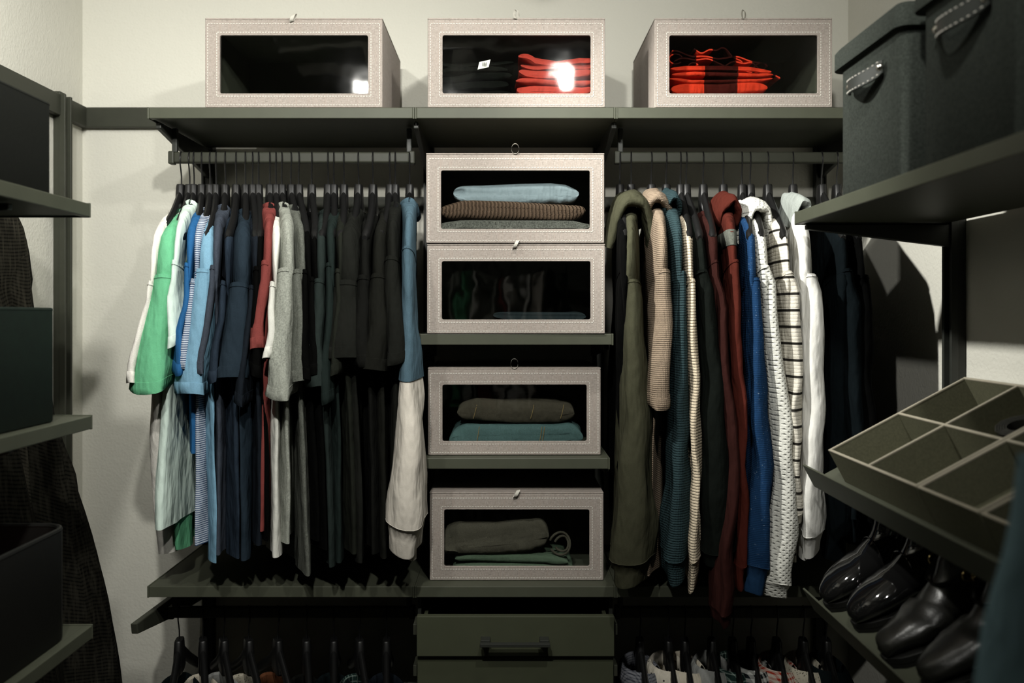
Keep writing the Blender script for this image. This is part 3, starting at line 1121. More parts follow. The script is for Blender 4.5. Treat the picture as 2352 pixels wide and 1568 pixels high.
def garment(name, label, cat, mat, fr, zs, slope0, slope1, Lb, wb, sleeve, group=None, ht=.012, seed=0, collar='crew',
            sl_pts=None, st=.014, fw=(.236, .10), fwh=(.252, .10), cuff=None, cuffmat=None, hemmat=None, hood=None, hoodmat=None,
            back=True, fold=.007, tw=0.0, st0=None, hemtilt=.010, sleevemat=None, lowmat=None, collarmat=None, split=None, bh=0.0, front_u=None, band=None, vdrift=0.0, ws=1.0):
    """zs: height of the neck point; slope0/1: sideways drift per metre of u at shoulder / hem; Lb: body length;
    sl_pts: [(drop, sideways offset)] of the front sleeve; sleeve: sleeve end drop below zs"""
    rnd = random.Random(seed * 17 + 3)
    ph = [rnd.uniform(0, 6.28) for _ in range(6)]
    base = fr.p(0, 0, zs - Lb)
    root = thing(name, label, cat, base, group)
    hwt = [(0, .060), (.008, .092), (.020, .128), (.035, .162), (.050, .190), (.068, .211), (.10, .225), (.16, .234), (.20, .215), (.33, .195), (Lb, wb)]
    hwt = [(a, b * ws) for a, b in hwt]
    fw, fwh = tuple(x * ws for x in fw), tuple(x * ws for x in fwh)
    s0t = st0 or st * .9
    htt = [(0, .020), (.03, .016), (.07, max(.015, s0t * .85)), (.155, s0t), (.20, s0t * .8), (.3, ht), (Lb, ht * 1.1)]

    def off(u, d):
        f = min(1, max(0, d / Lb))
        f = f * f * (3 - 2 * f)
        return lerp(slope0, slope1, f) * u + vdrift * f

    # torso
    nc = 36
    rows = []
    ds = [.022, .004, 0, .008, .020, .035, .050, .068, .10, .13, .158, .20]
    d = .24
    while d < Lb - .02:
        ds.append(d)
        d += .05
    ds += [Lb - .012, Lb - .001, Lb, Lb - .03]
    for i, d in enumerate(ds):
        hw, h = interp(hwt, d), interp(htt, d)
        if i == 0:
            hw, h = .052, .014
        if i == len(ds) - 1:
            hw, h = hw * .97, h * .55
        amp = fold * min(1, max(0, (d - .15) / .3))
        row = []
        for j in range(nc):
            q = 2 * math.pi * j / nc
            u = hw * spw(math.cos(q), .55)
            if front_u and u > front_u:
                u = front_u
            v = h * spw(math.sin(q), .8)
            v += amp * (math.sin(u * 34 + ph[0] + d * 1.5) + .6 * math.sin(u * 61 + ph[1] - d * 2.5))
            v += .0035 * noise.noise(Vector((u * 16, d * 9, seed * 1.7 + (3 if math.sin(q) > 0 else 0))))
            zz = zs - d - (bh * math.sin(u * 9 + ph[2]) if d > Lb - .05 else 0)
            row.append(fr.p(u, v + off(u, d), zz))
        rows.append(row)
    MB().loft(rows).build('body', mat, root, True, angle=70)

    def ring_part(nm, d0, d1, m_, scale=1.0, pnt=None, over=.0016):
        """band around the body hem"""
        rws = []
        for i, d in enumerate((d0, d0 + .001, (d0 + d1) / 2, d1 - .001, d1, d1 - min(.02, (d1 - d0) / 2))):
            hw, h = interp(hwt, min(d, Lb)) * scale, interp(htt, min(d, Lb))
            e = over if i in (1, 2, 3) else (over * .2 if i in (0, 4) else -.004)
            row = []
            for j in range(nc):
                q = 2 * math.pi * j / nc
                u = (hw + e) * spw(math.cos(q), .55)
                v = (h + e) * spw(math.sin(q), .8)
                v += fold * min(1, max(0, (d - .15) / .3)) * (math.sin(u * 34 + ph[0] + d * 1.5) + .6 * math.sin(u * 61 + ph[1] - d * 2.5))
                v += .0035 * noise.noise(Vector((u * 16, d * 9, seed * 1.7 + (3 if math.sin(q) > 0 else 0))))
                row.append(fr.p(u, v + off(u, d), zs - d - (bh * math.sin(u * 9 + ph[2]))))
            rws.append(row)
        return MB().loft(rws).build(nm, m_, root, True, angle=60)

    if band:
        ring_part('shoulder_band', band[0], band[1], band[2], over=.0022)
    if hemmat:
        ring_part('hem_band', Lb - .045, Lb + .004, hemmat)

    # sleeves
    if sl_pts is None:
        sl_pts = [(.155, off(.19, .155)), (sleeve, off(.19, sleeve))]
    st0 = st0 or st * .9
    sd = .132 + .055 * rnd.random()
    n = max(9, int((sleeve - sd) / .028))

    def sleeve_row(d, sgn, grow=0.0, kk=1.0):
        f = (d - sd) / max(.01, sleeve - sd)
        fo = lerp(fw[0], fwh[0], min(1, f * 1.3))
        fi = lerp(fw[1], fwh[1], f)
        uc, uh = (fo + fi) / 2, (fo - fi) / 2
        t = lerp(st0 * .8, st0, min(1, max(0, f * 5))) if f < .2 else lerp(st0, st, min(1, (f - .2) * 1.5))
        hx = .8 - .25 * min(1, max(0, f)) * (0 if cuff else 1)
        if cuff:
            g = max(0, (f - .72) / .28)
            uh *= 1 - .22 * g
            t *= 1 + .12 * math.sin(g * 3.0)
        t += grow
        uh += grow
        vc = smooth_tab(sl_pts, d) if sgn > 0 else off(-.19, d)
        row = []
        m_ = 22
        sf = lerp(slope0, slope1, min(1, d / Lb)) * .6 + tw
        for j in range(m_):
            q = 2 * math.pi * j / m_
            du = uh * kk * spw(math.cos(q), hx)
            v = t * kk * spw(math.sin(q), hx + .05)
            ramp_ = min(1, max(0, f * 3.5))
            v += .0055 * f * math.sin(du * 75 + ph[3] + d * 6)
            v += .010 * ramp_ * noise.noise(Vector((du * 22 + 5, d * 12, seed * 2.3 + sgn)))
            du += .0025 * ramp_ * noise.noise(Vector((d * 14, q, seed * 1.1)))
            u = sgn * (uc + du)
            if sgn < 0:
                u = max(u, -.232 * ws)
            zz = zs - d + .0045 * f * f * math.sin(2 * q + ph[4]) - hemtilt * (du / max(uh, .01)) * min(1, f * 2) + (.018 * (du / max(uh, .01)) if f < .1 else 0) * (1 - f * 10)
            row.append(fr.p(u, vc + v + sf * du * sgn, zz))
        return row

    cf = cuff or 0
    for sgn in ((1, -1) if back else (1,)):
        rows = [sleeve_row(sd, sgn, -.004), sleeve_row(sd, sgn, .0008)]
        end = sleeve - cf
        for i in range(1, n + 1):
            rows.append(sleeve_row(lerp(sd + .001, end, i / n), sgn, .0008))
        if not cuff:
            rows.append(sleeve_row(end, sgn, -.0005))
            rows.append(sleeve_row(end - .05, sgn, -.003))
        if lowmat and sgn > 0:
            k = max(2, int(len(rows) * split))
            so = MB().loft(rows[:k] + [sleeve_row(lerp(sd + .001, end, (k - 2) / n) - .002, sgn, -.004)]).build('sleeve', sleevemat or mat, root, True, angle=70)
            e0 = lerp(sd + .001, end, (k - 2) / n) - .05
            MB().loft([sleeve_row(e0, sgn, -.006)] + [[tuple(p) for p in r] for r in
                      [sleeve_row(lerp(e0, end, i / 12), sgn, -.004 + .005 * min(1, i / 4)) for i in range(1, 13)]]).build('long_sleeve', lowmat, root, True, angle=70)
        else:
            so = MB().loft(rows).build('sleeve', sleevemat or mat, root, True, angle=70)
        if sgn > 0:
            sr = sleeve_row(sd + .004, sgn, .0012)
            MB().tube(sr + [sr[0]], .0012, 5, False).build('seam', sleevemat or mat, so, True)
        if cuff:
            cm = cuffmat or lowmat or mat
            rws = []
            for i, (dd, g, kk) in enumerate(((-.004, -.001, 1.0), (0, .0014, 1.0), (.006, .001, .90), (cuff * .5, .0008, .80), (cuff - .004, .001, .80), (cuff, -.0005, .79), (cuff - .03, -.004, .79))):
                rws.append(sleeve_row(end + dd, sgn, g, kk))
            MB().loft(rws).build('cuff', cm, so, True, angle=60)
        else:
            hb = [sleeve_row(end - .024, sgn, .0004), sleeve_row(end - .0235, sgn, .0014), sleeve_row(end - .012, sgn, .0017), sleeve_row(end, sgn, .0015), sleeve_row(end + .0006, sgn, .0004), sleeve_row(end - .006, sgn, -.0015)]
            MB().loft(hb).build('sleeve_hem', sleevemat or mat, so, True, angle=60)

    # neck
    cm = collarmat or mat
    if collar == 'crew':
        pts = []
        for k in range(25):
            a = 2 * math.pi * k / 24
            u = .064 * math.cos(a)
            pts.append(fr.p(u, .021 * math.sin(a) + off(u, 0), zs + .001 - .010 * (1 - abs(math.cos(a))) - .022 * max(0, math.sin(a)) ** 2))
        MB().tube(pts, .0075, 8, False, (1.25, .62)).build('collar', cm, root, True)
    elif collar == 'shirt':
        rws = [[], [], [], [], []]
        for k in range(31):
            a = math.radians(100 + 340 * k / 30)
            flare = 1 + .25 * max(0, math.cos(math.radians(340 * (k / 30 - .5)) + math.pi)) ** 2
            cu, sv = math.cos(a), math.sin(a)
            for r_, (ru, rv, dz) in zip(rws, ((.058, .040, -.006), (.057, .039, .030), (.060, .042, .034), (.066, .048, .026), (.080 * flare, .056 * flare, -.012 * flare))):
                r_.append(fr.p(ru * cu, rv * sv + off(ru * cu, 0), zs + dz - .012 * max(0, sv)))
        m_ = MB().loft(rws, False)
        n0 = len(m_.v)
        o_ = m_.build('collar', cm, root, True)
        sm = o_.modifiers.new('thick', 'SOLIDIFY')
        sm.thickness = .0014
    if hood:
        hu, hv, hd, hc = hood                # centre u, half spread, drop, thickness
        rws = []
        for k in range(19):
            f = k / 18 * 2 - 1
            v = hv * math.sin(f * 1.57) * (1 + .12 * math.sin(5 * f + ph[0]))
            zc = zs + .022 - hd * (abs(f) ** 2.1)
            row = []
            uw = .062 * (1 - .35 * abs(f) ** 3)
            for j in range(16):
                q = 2 * math.pi * j / 16
                du = uw * spw(math.cos(q), .75)
                dn = hc * math.sin(q) * (1 - .3 * abs(f))
                nx, nz_ = math.sin(f * 1.35), math.cos(f * 1.35)
                wr = .006 * noise.noise(Vector((du * 30, f * 3, seed)))
                row.append(fr.p(hu + du - .02 * f * f, v + (dn + wr) * nx + off(hu, 0), zc + (dn + wr) * nz_ - .25 * du))
            rws.append(row)
        MB().loft(rws, True, True, True).build('hood', hoodmat or mat, root, True, angle=75)
    return root


def hang_px(short, label, cat, mat, hook, top, tip, hem, body, aw, group, rodz=RZ, hgroup='black hangers on the upper rods', seed=0, mids=(), long=False, **k):
    """hook: px of the hook on the rod; top: py of the neck; tip: px of the shoulder tip (Y 1.70);
    hem: (px, py) of the front sleeve's end (Y 1.69); body: (px, py) of the body hem's front edge (Y 1.72); aw: sleeve width in px"""
    xh = xat(hook, RY)
    zs = max(zat(top, 1.835), rodz - .146)
    s0 = (xat(tip, 1.70) - xh) / .20
    s1 = (xat(body[0], 1.72) - xh) / .18
    Lb = zs - zat(body[1], 1.72)
    sleeve = zs - zat(hem[1], 1.69)
    YS = RY - (.175)
    sp = [(.155, s0 * .168)]
    for (px, py) in mids:
        sp.append((zs - zat(py, YS), xat(px, YS) - xh))
    sp.append((sleeve, xat(hem[0], YS) - xh))
    view = abs(xat(hem[0], YS)) / YS
    half = aw * YS / F / 2 * 1.2
    fwid = .062 if long else .076
    st = math.sqrt(max(half ** 2 - (fwid * view) ** 2, .0105 ** 2))
    hanger(xh, RY, rodz, math.atan(s0), 'black hanger carrying the ' + short, hgroup)
    if long:
        k.setdefault('fw', (.236, .095))
        k.setdefault('fwh', (.238, .115))
        k.setdefault('cuff', .055)
    return garment(k.pop('name', 'sweater' if long else 't_shirt'), label, cat, mat, Frame(xh, RY), zs, s0, s1, Lb, k.pop('wb', .19), sleeve,
                   group, sl_pts=sp, st=st, seed=seed, **k)


def cm(name, rgb, **k):
    M[name] = cloth(name + '_jersey', lin(rgb), **k)
    return name


GT = 'T-shirts on the upper left rod'
cm('c_white', (240, 236, 226)); cm('c_green', (104, 204, 148), heather=.08); cm('c_mint', (218, 240, 228), heather=.05)
cm('c_blue', (40, 128, 200)); cm('c_lblue', (128, 182, 212), heather=.1)
M['c_stripe'] = cloth('blue_white_stripe', lin((196, 206, 220)), .06, 450, 'hstripe', lin((70, 92, 128)), .0046, .42)
cm('c_slate', (92, 102, 118), heather=.18); cm('c_navy', (66, 84, 104), heather=.15); cm('c_navy2', (62, 82, 98)); cm('c_dnavy', (52, 62, 74))
cm('c_red', (178, 84, 78), heather=.1); cm('c_pale', (222, 222, 212), heather=.1)
cm('c_heather', (168, 172, 160), heather=.35, hscale=300); cm('c_heather2', (122, 126, 116), heather=.35, hscale=300)
cm('c_tealgrey', (66, 80, 76)); cm('c_teal', (56, 72, 68)); cm('c_olive', (62, 66, 56)); cm('c_char', (58, 60, 54)); cm('c_char2', (50, 51, 47))
cm('c_char3', (56, 57, 50)); cm('c_black', (26, 27, 25)); cm('c_denim', (98, 132, 150), heather=.12); cm('c_cream', (226, 218, 204), heather=.05)

L = [  # short, label, mat, hook, top, tip, hem(px,py), body(px,py), apparent width px
    ('white T-shirt', 'white T-shirt hanging leftmost, beside the bare wall', 'c_white', 417, 486, 361, (331, 868), (350, 1295), 62),
    ('green T-shirt', 'bright green T-shirt hanging beside the white one', 'c_green', 436, 487, 389, (361, 886), (378, 1288), 92),
    ('pale mint T-shirt', 'pale mint T-shirt with a short sleeve, right of the green T-shirt', 'c_mint', 446, 468, 414, (424, 785), (374, 1208), 42),
    ('bright blue T-shirt', 'bright blue T-shirt mostly hidden between pale mint and striped shirts', 'c_blue', 464, 484, 440, (424, 845), (438, 1040), 38),
    ('fine-striped T-shirt', 'blue and white fine-striped T-shirt', 'c_stripe', 483, 485, 455, (442, 830), (462, 1250), 34),
    ('light blue T-shirt', 'light blue T-shirt next to the fine-striped one', 'c_lblue', 497, 492, 474, (450, 893), (494, 1290), 76),
    ('slate T-shirt', 'slate blue-grey T-shirt right of the light blue one', 'c_slate', 518, 478, 498, (474, 840), (506, 1272), 44),
    ('first navy T-shirt', 'faded navy T-shirt between slate and plain navy T-shirts', 'c_navy', 543, 494, 522, (502, 862), (536, 1280), 46),
    ('second navy T-shirt', 'navy T-shirt with a broad sleeve, left of the dark navy one', 'c_navy2', 564, 488, 556, (540, 856), (562, 1285), 74),
    ('dark navy T-shirt', 'dark navy T-shirt just left of the red one', 'c_dnavy', 580, 506, 586, (562, 916), (590, 1250), 40),
    ('black T-shirt behind the red one', 'black T-shirt mostly hidden behind the red T-shirt', 'c_black', 594, 512, 596, (588, 850), (600, 1240), 34),
    ('red T-shirt', 'faded red T-shirt right of the navy ones', 'c_red', 620, 474, 617, (596, 790), (604, 1218), 50),
    ('off-white T-shirt', 'off-white T-shirt between red and heather grey T-shirts', 'c_pale', 634, 486, 633, (631, 812), (630, 1278), 40),
    ('light heather T-shirt', 'light heather grey T-shirt', 'c_heather', 647, 473, 661, (650, 900), (662, 1246), 62),
    ('mid heather T-shirt', 'medium heather grey T-shirt with the longest hem', 'c_heather2', 668, 479, 688, (692, 864), (712, 1320), 46),
    ('black T-shirt by the heather one', 'black T-shirt just right of the medium heather grey one', 'c_black', 686, 494, 704, (706, 860), (728, 1240), 36),
    ('black T-shirt by the blackish-teal one', 'black T-shirt just left of the blackish-teal one', 'c_black', 716, 496, 722, (724, 850), (744, 1260), 30),
    ('blackish-teal T-shirt', 'blackish-teal T-shirt, lighter of the two teal ones', 'c_tealgrey', 754, 489, 737, (735, 876), (752, 1300), 46),
    ('dark teal T-shirt', 'dark teal T-shirt right of the lighter teal one', 'c_teal', 767, 484, 760, (757, 912), (776, 1290), 36),
    ('dark olive T-shirt', 'dark olive T-shirt right of the two teal ones', 'c_olive', 790, 488, 780, (776, 850), (802, 1270), 34),
    ('charcoal T-shirt', 'charcoal T-shirt with a broad sleeve among the dark T-shirts', 'c_char', 824, 484, 799, (792, 812), (828, 1290), 78),
    ('near-black T-shirt', 'near-black T-shirt, third from the denim blue T-shirt', 'c_char2', 857, 497, 838, (835, 825), (858, 1270), 44),
    ('charcoal-brown T-shirt', 'charcoal-brown T-shirt, second from the denim blue T-shirt', 'c_char3', 896, 485, 872, (868, 838), (880, 1280), 52),
    ('charcoal-green T-shirt', 'charcoal-green T-shirt directly left of the denim blue T-shirt', 'c_char', 908, 472, 902, (912, 822), (905, 1270), 44),
]
LX_OPT = {'white T-shirt': dict(wb=.11, ht=.018), 'green T-shirt': dict(wb=.10), 'pale mint T-shirt': dict(wb=.215, ht=.018)}
for i, (sh, lab, mt, hk, top, tip, hem, body, aw) in enumerate(L):
    hang_px(sh, lab, 'T-shirt', mt, hk, top, tip, hem, body, aw, GT, seed=i + 1, **LX_OPT.get(sh, {}))
hang_px('denim blue shirt', 'denim blue shirt with a long cream sleeve, rightmost on the left rod', 'shirt', 'c_denim', 941, 463, 938, (932, 1268), (934, 1290), 66, GT,
        seed=41, long=True, mids=[(944, 885)], lowmat='c_cream', split=.5, cuff=.065, hemmat='c_cream', name='layered_shirt', wb=.16, st0=.016, fwh=(.25, .10))

# ------------------------------------------------------------------ sweaters on the upper right rod
GS = 'sweaters and hoodies on the upper right rod'
cm('c_olivehood', (100, 100, 76), heather=.12)
M['c_tan'] = cloth('tan_waffle_knit', lin((176, 154, 130)), .08, 450, 'waffle', None, .0042)
M['c_tealknit'] = cloth('teal_ribbed_knit', lin((72, 102, 108)), .12, 450, 'waffle', None, .0052)
M['c_waffle'] = cloth('cream_waffle_knit', lin((230, 212, 182)), .06, 450, 'waffle', None, .0060)
cm('c_dkgreen', (44, 52, 46), heather=.15); cm('c_maroon', (98, 52, 46), heather=.12); cm('c_rust', (134, 58, 44), heather=.1)
M['c_blueknit'] = cloth('blue_fleck_knit', lin((40, 94, 152)), .12, 450, 'flecks', lin((170, 190, 210)))
cm('c_bluecuff', (48, 98, 150), heather=.12)
M['c_chunky'] = cloth('white_chunky_knit', lin((232, 232, 222)), .06, 450, 'knit', None, .0105)
M['c_cable'] = cloth('cream_striped_cable_knit', lin((228, 222, 206)), .06, 450, 'cable', lin((52, 50, 46)), .0345, .13)
cm('c_wsweat', (244, 243, 236), heather=.03); cm('c_greyhood', (176, 184, 178), heather=.15)
cm('c_nvy', (36, 50, 56), heather=.1); cm('c_blk', (20, 22, 21), heather=.1)

hang_px('olive hoodie', 'olive green hoodie with its hood up on the hanger', 'hoodie', 'c_olivehood', 1450, 480, 1449, (1454, 1338), (1425, 1338), 78, GS, seed=51, long=True,
        mids=[(1456, 700), (1462, 1050)], hood=(.085, .048, .105, .017), name='hoodie', wb=.175, ht=.018, fwh=(.245, .10), fold=.009, hemmat='c_olivehood', st0=.022)
hang_px('tan sweater', 'tan waffle-knit sweater with short wide sleeve', 'sweater', 'c_tan', 1496, 472, 1522, (1511, 922), (1496, 1320), 46, GS, seed=52,
        collarmat='c_tan', hood=(.075, .026, .05, .014), name='sweater', st0=.02)
hang_px('teal knit sweater', 'dark teal knitted sweater beside the tan one', 'sweater', 'c_tealknit', 1530, 470, 1556, (1547, 1334), (1560, 1290), 48, GS, seed=53, long=True,
        mids=[(1560, 650), (1556, 1010)], name='sweater', st0=.011, hood=(.075, .016, .045, .011))
hang_px('cream waffle sweater', 'cream waffle-knit sweater with a narrow sleeve', 'sweater', 'c_waffle', 1563, 490, 1581, (1586, 1352), (1600, 1240), 25, GS, seed=54, long=True,
        mids=[(1582, 640), (1590, 1000)], name='sweater', st0=.0105, cuff=.07)
hang_px('blackish-green sweatshirt', 'blackish-green sweatshirt between the cream and maroon ones', 'sweatshirt', 'c_dkgreen', 1576, 494, 1606, (1645, 1290), (1650, 1292), 74, GS, seed=55, long=True,
        mids=[(1614, 640), (1640, 1050)], name='sweatshirt', st0=.018, cuff=.03)
hang_px('maroon sweater', 'maroon sweater whose sleeve hangs past the lower shelf edge', 'sweater', 'c_maroon', 1615, 492, 1636, (1644, 1428), (1660, 1250), 38, GS, seed=56, long=True,
        mids=[(1650, 700), (1664, 1050)], name='sweater', st0=.011, fwh=(.262, .15), hemtilt=0.0, cuff=.03)
hang_px('rust hoodie', 'rust red hoodie with a grey shoulder patch', 'hoodie', 'c_rust', 1661, 478, 1681, (1694, 1345), (1700, 1300), 36, GS, seed=57, long=True,
        mids=[(1682, 680), (1693, 1000)], hood=(.080, .020, .06, .013), name='hoodie', st0=.013, band=(.062, .098, 'c_heather2'))
hang_px('blue knit sweater', 'bright blue flecked knit sweater', 'sweater', 'c_blueknit', 1704, 490, 1722, (1732, 1358), (1745, 1300), 58, GS, seed=58, long=True,
        mids=[(1726, 640), (1742, 1080)], name='sweater', st0=.015, cuff=.062, cuffmat='c_bluecuff')
hang_px('chunky white sweater', 'chunky white knit sweater with a rolled collar', 'sweater', 'c_chunky', 1723, 492, 1748, (1772, 1368), (1800, 1300), 58, GS, seed=59, long=True,
        mids=[(1760, 650), (1792, 1110)], hood=(.080, .034, .085, .014), name='sweater', st0=.014, cuff=.035)
hang_px('striped cable-knit sweater', 'cream cable-knit sweater with thin dark stripes', 'sweater', 'c_cable', 1763, 492, 1800, (1815, 1200), (1830, 1288), 36, GS, seed=60, long=True,
        mids=[(1811, 660), (1812, 1000)], name='sweater', st0=.015, cuff=.03)
hang_px('white sweatshirt', 'plain white sweatshirt with grey collar lining, beside the navy one', 'sweatshirt', 'c_wsweat', 1821, 478, 1846, (1853, 1270), (1845, 1284), 58, GS, seed=61, long=True,
        mids=[(1862, 690), (1858, 1100)], name='sweatshirt', st0=.024, cuff=.05, collarmat='c_greyhood', hood=(.070, .020, .06, .012), hoodmat='c_greyhood')
hang_px('navy sweatshirt', 'dark navy sweatshirt turned towards the room, next to the white one', 'sweatshirt', 'c_nvy', 1887, 496, 1935, (1952, 1240), (1930, 1290), 52, GS, seed=62, long=True,
        mids=[(1950, 700)], name='sweatshirt', st0=.02, ht=.02)
hang_px('black sweatshirt', 'black sweatshirt at the right end of the rod, by the wall', 'sweatshirt', 'c_blk', 1922, 500, 1972, (1975, 1240), (1975, 1250), 40, GS, seed=63, long=True,
        mids=[(1974, 700)], name='sweatshirt', st0=.018, ht=.02)
# black jacket behind the olive hoodie
xj = xat(1424, RY)
hanger(xj, RY, RZ, -.10, 'black hanger carrying the black jacket behind the olive hoodie', 'black hangers on the upper rods')
garment('jacket', 'black jacket half hidden between the stacked boxes and the olive hoodie', 'jacket', 'c_blk', Frame(xj, RY), 1.785, -.10, .02, .74, .10, .62, GS,
        ht=.012, seed=64, st=.013, cuff=.04, fw=(.20, .08), fwh=(.15, .05))

# ------------------------------------------------------------------ collared shirts on the lower rods
GL = 'collared shirts on the lower rods'
HG2 = 'black hangers on the lower rods'
M['p_grey'] = cloth('grey_fine_check', lin((150, 152, 160)), .15, 450, 'plaid', lin((70, 74, 84)), .006, .4)
M['p_print'] = cloth('cream_small_print', lin((222, 214, 196)), .05, 450, 'print', lin((60, 62, 60)), .014, .2)
M['p_green'] = cloth('green_plaid', lin((52, 84, 78)), .1, 450, 'plaid', lin((150, 168, 160)), .013, .18)
M['p_gingham'] = cloth('black_white_gingham', lin((196, 198, 192)), .05, 450, 'plaid', lin((30, 36, 38)), .016, .5)
M['p_red'] = cloth('red_blue_plaid', lin((206, 194, 178)), .08, 450, 'plaid', lin((176, 60, 44)), .011, .42)
M['p_dots'] = cloth('cream_dotted', lin((206, 198, 176)), .06, 450, 'print', lin((110, 106, 92)), .006, .22)
M['p_grey2'] = cloth('pale_grey_poplin', lin((170, 172, 168)), .08)
M['p_creamp'] = cloth('cream_poplin', lin((216, 206, 184)), .05)
M['p_rusty'] = cloth('brown_orange_poplin', lin((150, 92, 56)), .1)
M['p_tealp'] = cloth('dark_teal_poplin', lin((40, 56, 60)), .1)


def low_shirt(label, short, mat, px, drop, seed, yaw, ln=.62, L=None):
    xh = xat(px, RY)
    hanger(xh, RY, LRZ, yaw, 'black hanger carrying the ' + short, HG2)
    garment('collared_shirt', label, 'shirt', mat, Frame(xh, RY), LRZ - drop, math.tan(yaw), math.tan(yaw) * .6, ln, .18, .48, GL, ht=.012, seed=seed, collar='shirt', st=.012, cuff=.03, fwh=(.232, .12))


for i, (px, mat, n_, yaw, dr) in enumerate([
        (412, 'p_tealp', 'dark teal shirt', .10, .168), (466, 'p_creamp', 'cream shirt', .22, .172), (514, 'p_grey2', 'pale grey shirt', .28, .168),
        (571, 'p_dots', 'beige dotted shirt', .30, .172), (638, 'p_rusty', 'brown-orange shirt', .30, .168), (704, 'c_char2', 'blackish shirt', .16, .172),
        (767, 'p_tealp', 'deep teal shirt', .10, .168), (826, 'p_green', 'green plaid shirt', .18, .172), (888, 'c_dnavy', 'dark navy shirt', .06, .168)]):
    dr += .035
    yaw *= 1.7
    low_shirt('%s on the lower left rod, %s' % (n_, ['at its left end', 'second from its left end', 'third from its left end', 'fourth from its left end', 'at its middle', 'fourth from the drawers', 'third from the drawers', 'second from the drawers', 'nearest the drawers'][i]),
              n_ + ' on the lower left rod', mat, px, dr, 80 + i, yaw)
for i, (px, mat, n_, yaw, dr) in enumerate([
        (1470, 'p_grey', 'grey fine-checked shirt', -.05, .152), (1535, 'p_print', 'cream shirt with small dark print', -.06, .150), (1573, 'p_creamp', 'plain cream shirt', -.10, .152),
        (1635, 'p_grey2', 'pale grey shirt', -.10, .150), (1683, 'p_green', 'green plaid shirt', -.10, .152), (1725, 'p_gingham', 'black and white gingham shirt', -.12, .148),
        (1784, 'p_red', 'red and blue plaid shirt', -.12, .150), (1845, 'p_dots', 'beige dotted shirt', -.14, .150), (1898, 'p_tealp', 'dark teal shirt', -.16, .150)]):
    low_shirt('%s on the lower right rod' % n_, n_ + ' on the lower right rod', mat, px, dr, 100 + i, yaw)

# ------------------------------------------------------------------ coats by the left wall
M['c_tweed'] = cloth('dark_tweed', lin((62, 60, 52)), .25, 500, 'tweed', lin((96, 92, 80)))
M['c_tweed2'] = cloth('black_wool', lin((42, 42, 36)), .25, 500, 'tweed', lin((60, 58, 50)))
rod_l = MB().box(-1.09, -1.066, 1.30, 1.98, 1.675, 1.70)
CU = (.62, -.78)
CW = (.78, .62)
garment('coat', 'dark grey tweed coat hanging below the left wall shelves', 'coat', 'c_tweed', Frame(-1.072, 1.662, .06, -1), 1.81, -.02, -.10, 1.10, .24, .66, 'coats by the left wall',
        ht=.028, seed=71, st=.028, cuff=.03, fw=(.215, .07), fwh=(.22, .06), fold=.016, st0=.024, vdrift=.06, ws=.62)
garment('coat', 'long blackish coat behind the dark grey tweed coat', 'coat', 'c_tweed2', Frame(-1.080, 1.690, .06, -1), 1.79, 0, -.22, 1.22, .33, .70, 'coats by the left wall',
        ht=.022, seed=72, st=.022, cuff=.03, fw=(.20, .07), fwh=(.20, .06), fold=.012, st0=.018, vdrift=.155, ws=.62)
for y_, n_ in ((1.662, 'dark grey tweed coat'), (1.690, 'long blackish coat')):
    m = MB().tube([(XL, y_, 1.835), (-1.088, y_, 1.835), (-1.070, y_, 1.828), (-1.066, y_, 1.845)], .004, 8)
    tag(m.build('coat_hook', 'steel', smooth=True), 'dark wall hook above the ' + n_, 'hook')

# ------------------------------------------------------------------ blue sleeve at the right edge
cm('c_bluefront', (140, 178, 192), heather=.1)
garment('shirt', 'dark blue garment blurred at the right edge of the picture', 'shirt', 'c_bluefront', Frame(.645, .63, -1, 0), 1.56, 0, 0, .72, .20, .48, None,
        ht=.02, seed=75, st=.03, fw=(.24, .10), fwh=(.292, .10), back=True, st0=.028)
hanger(.645, .63, 1.56 + .146, math.radians(90), 'black hanger carrying the blue garment at the right edge', None)
tag(MB().tube([(.645, .40, 1.7045), (.645, .755, 1.7045)], .012, 12).build('hanging_rod', 'rail', smooth=True), 'short hanging rod under the right wall shelf near the camera', 'rod')


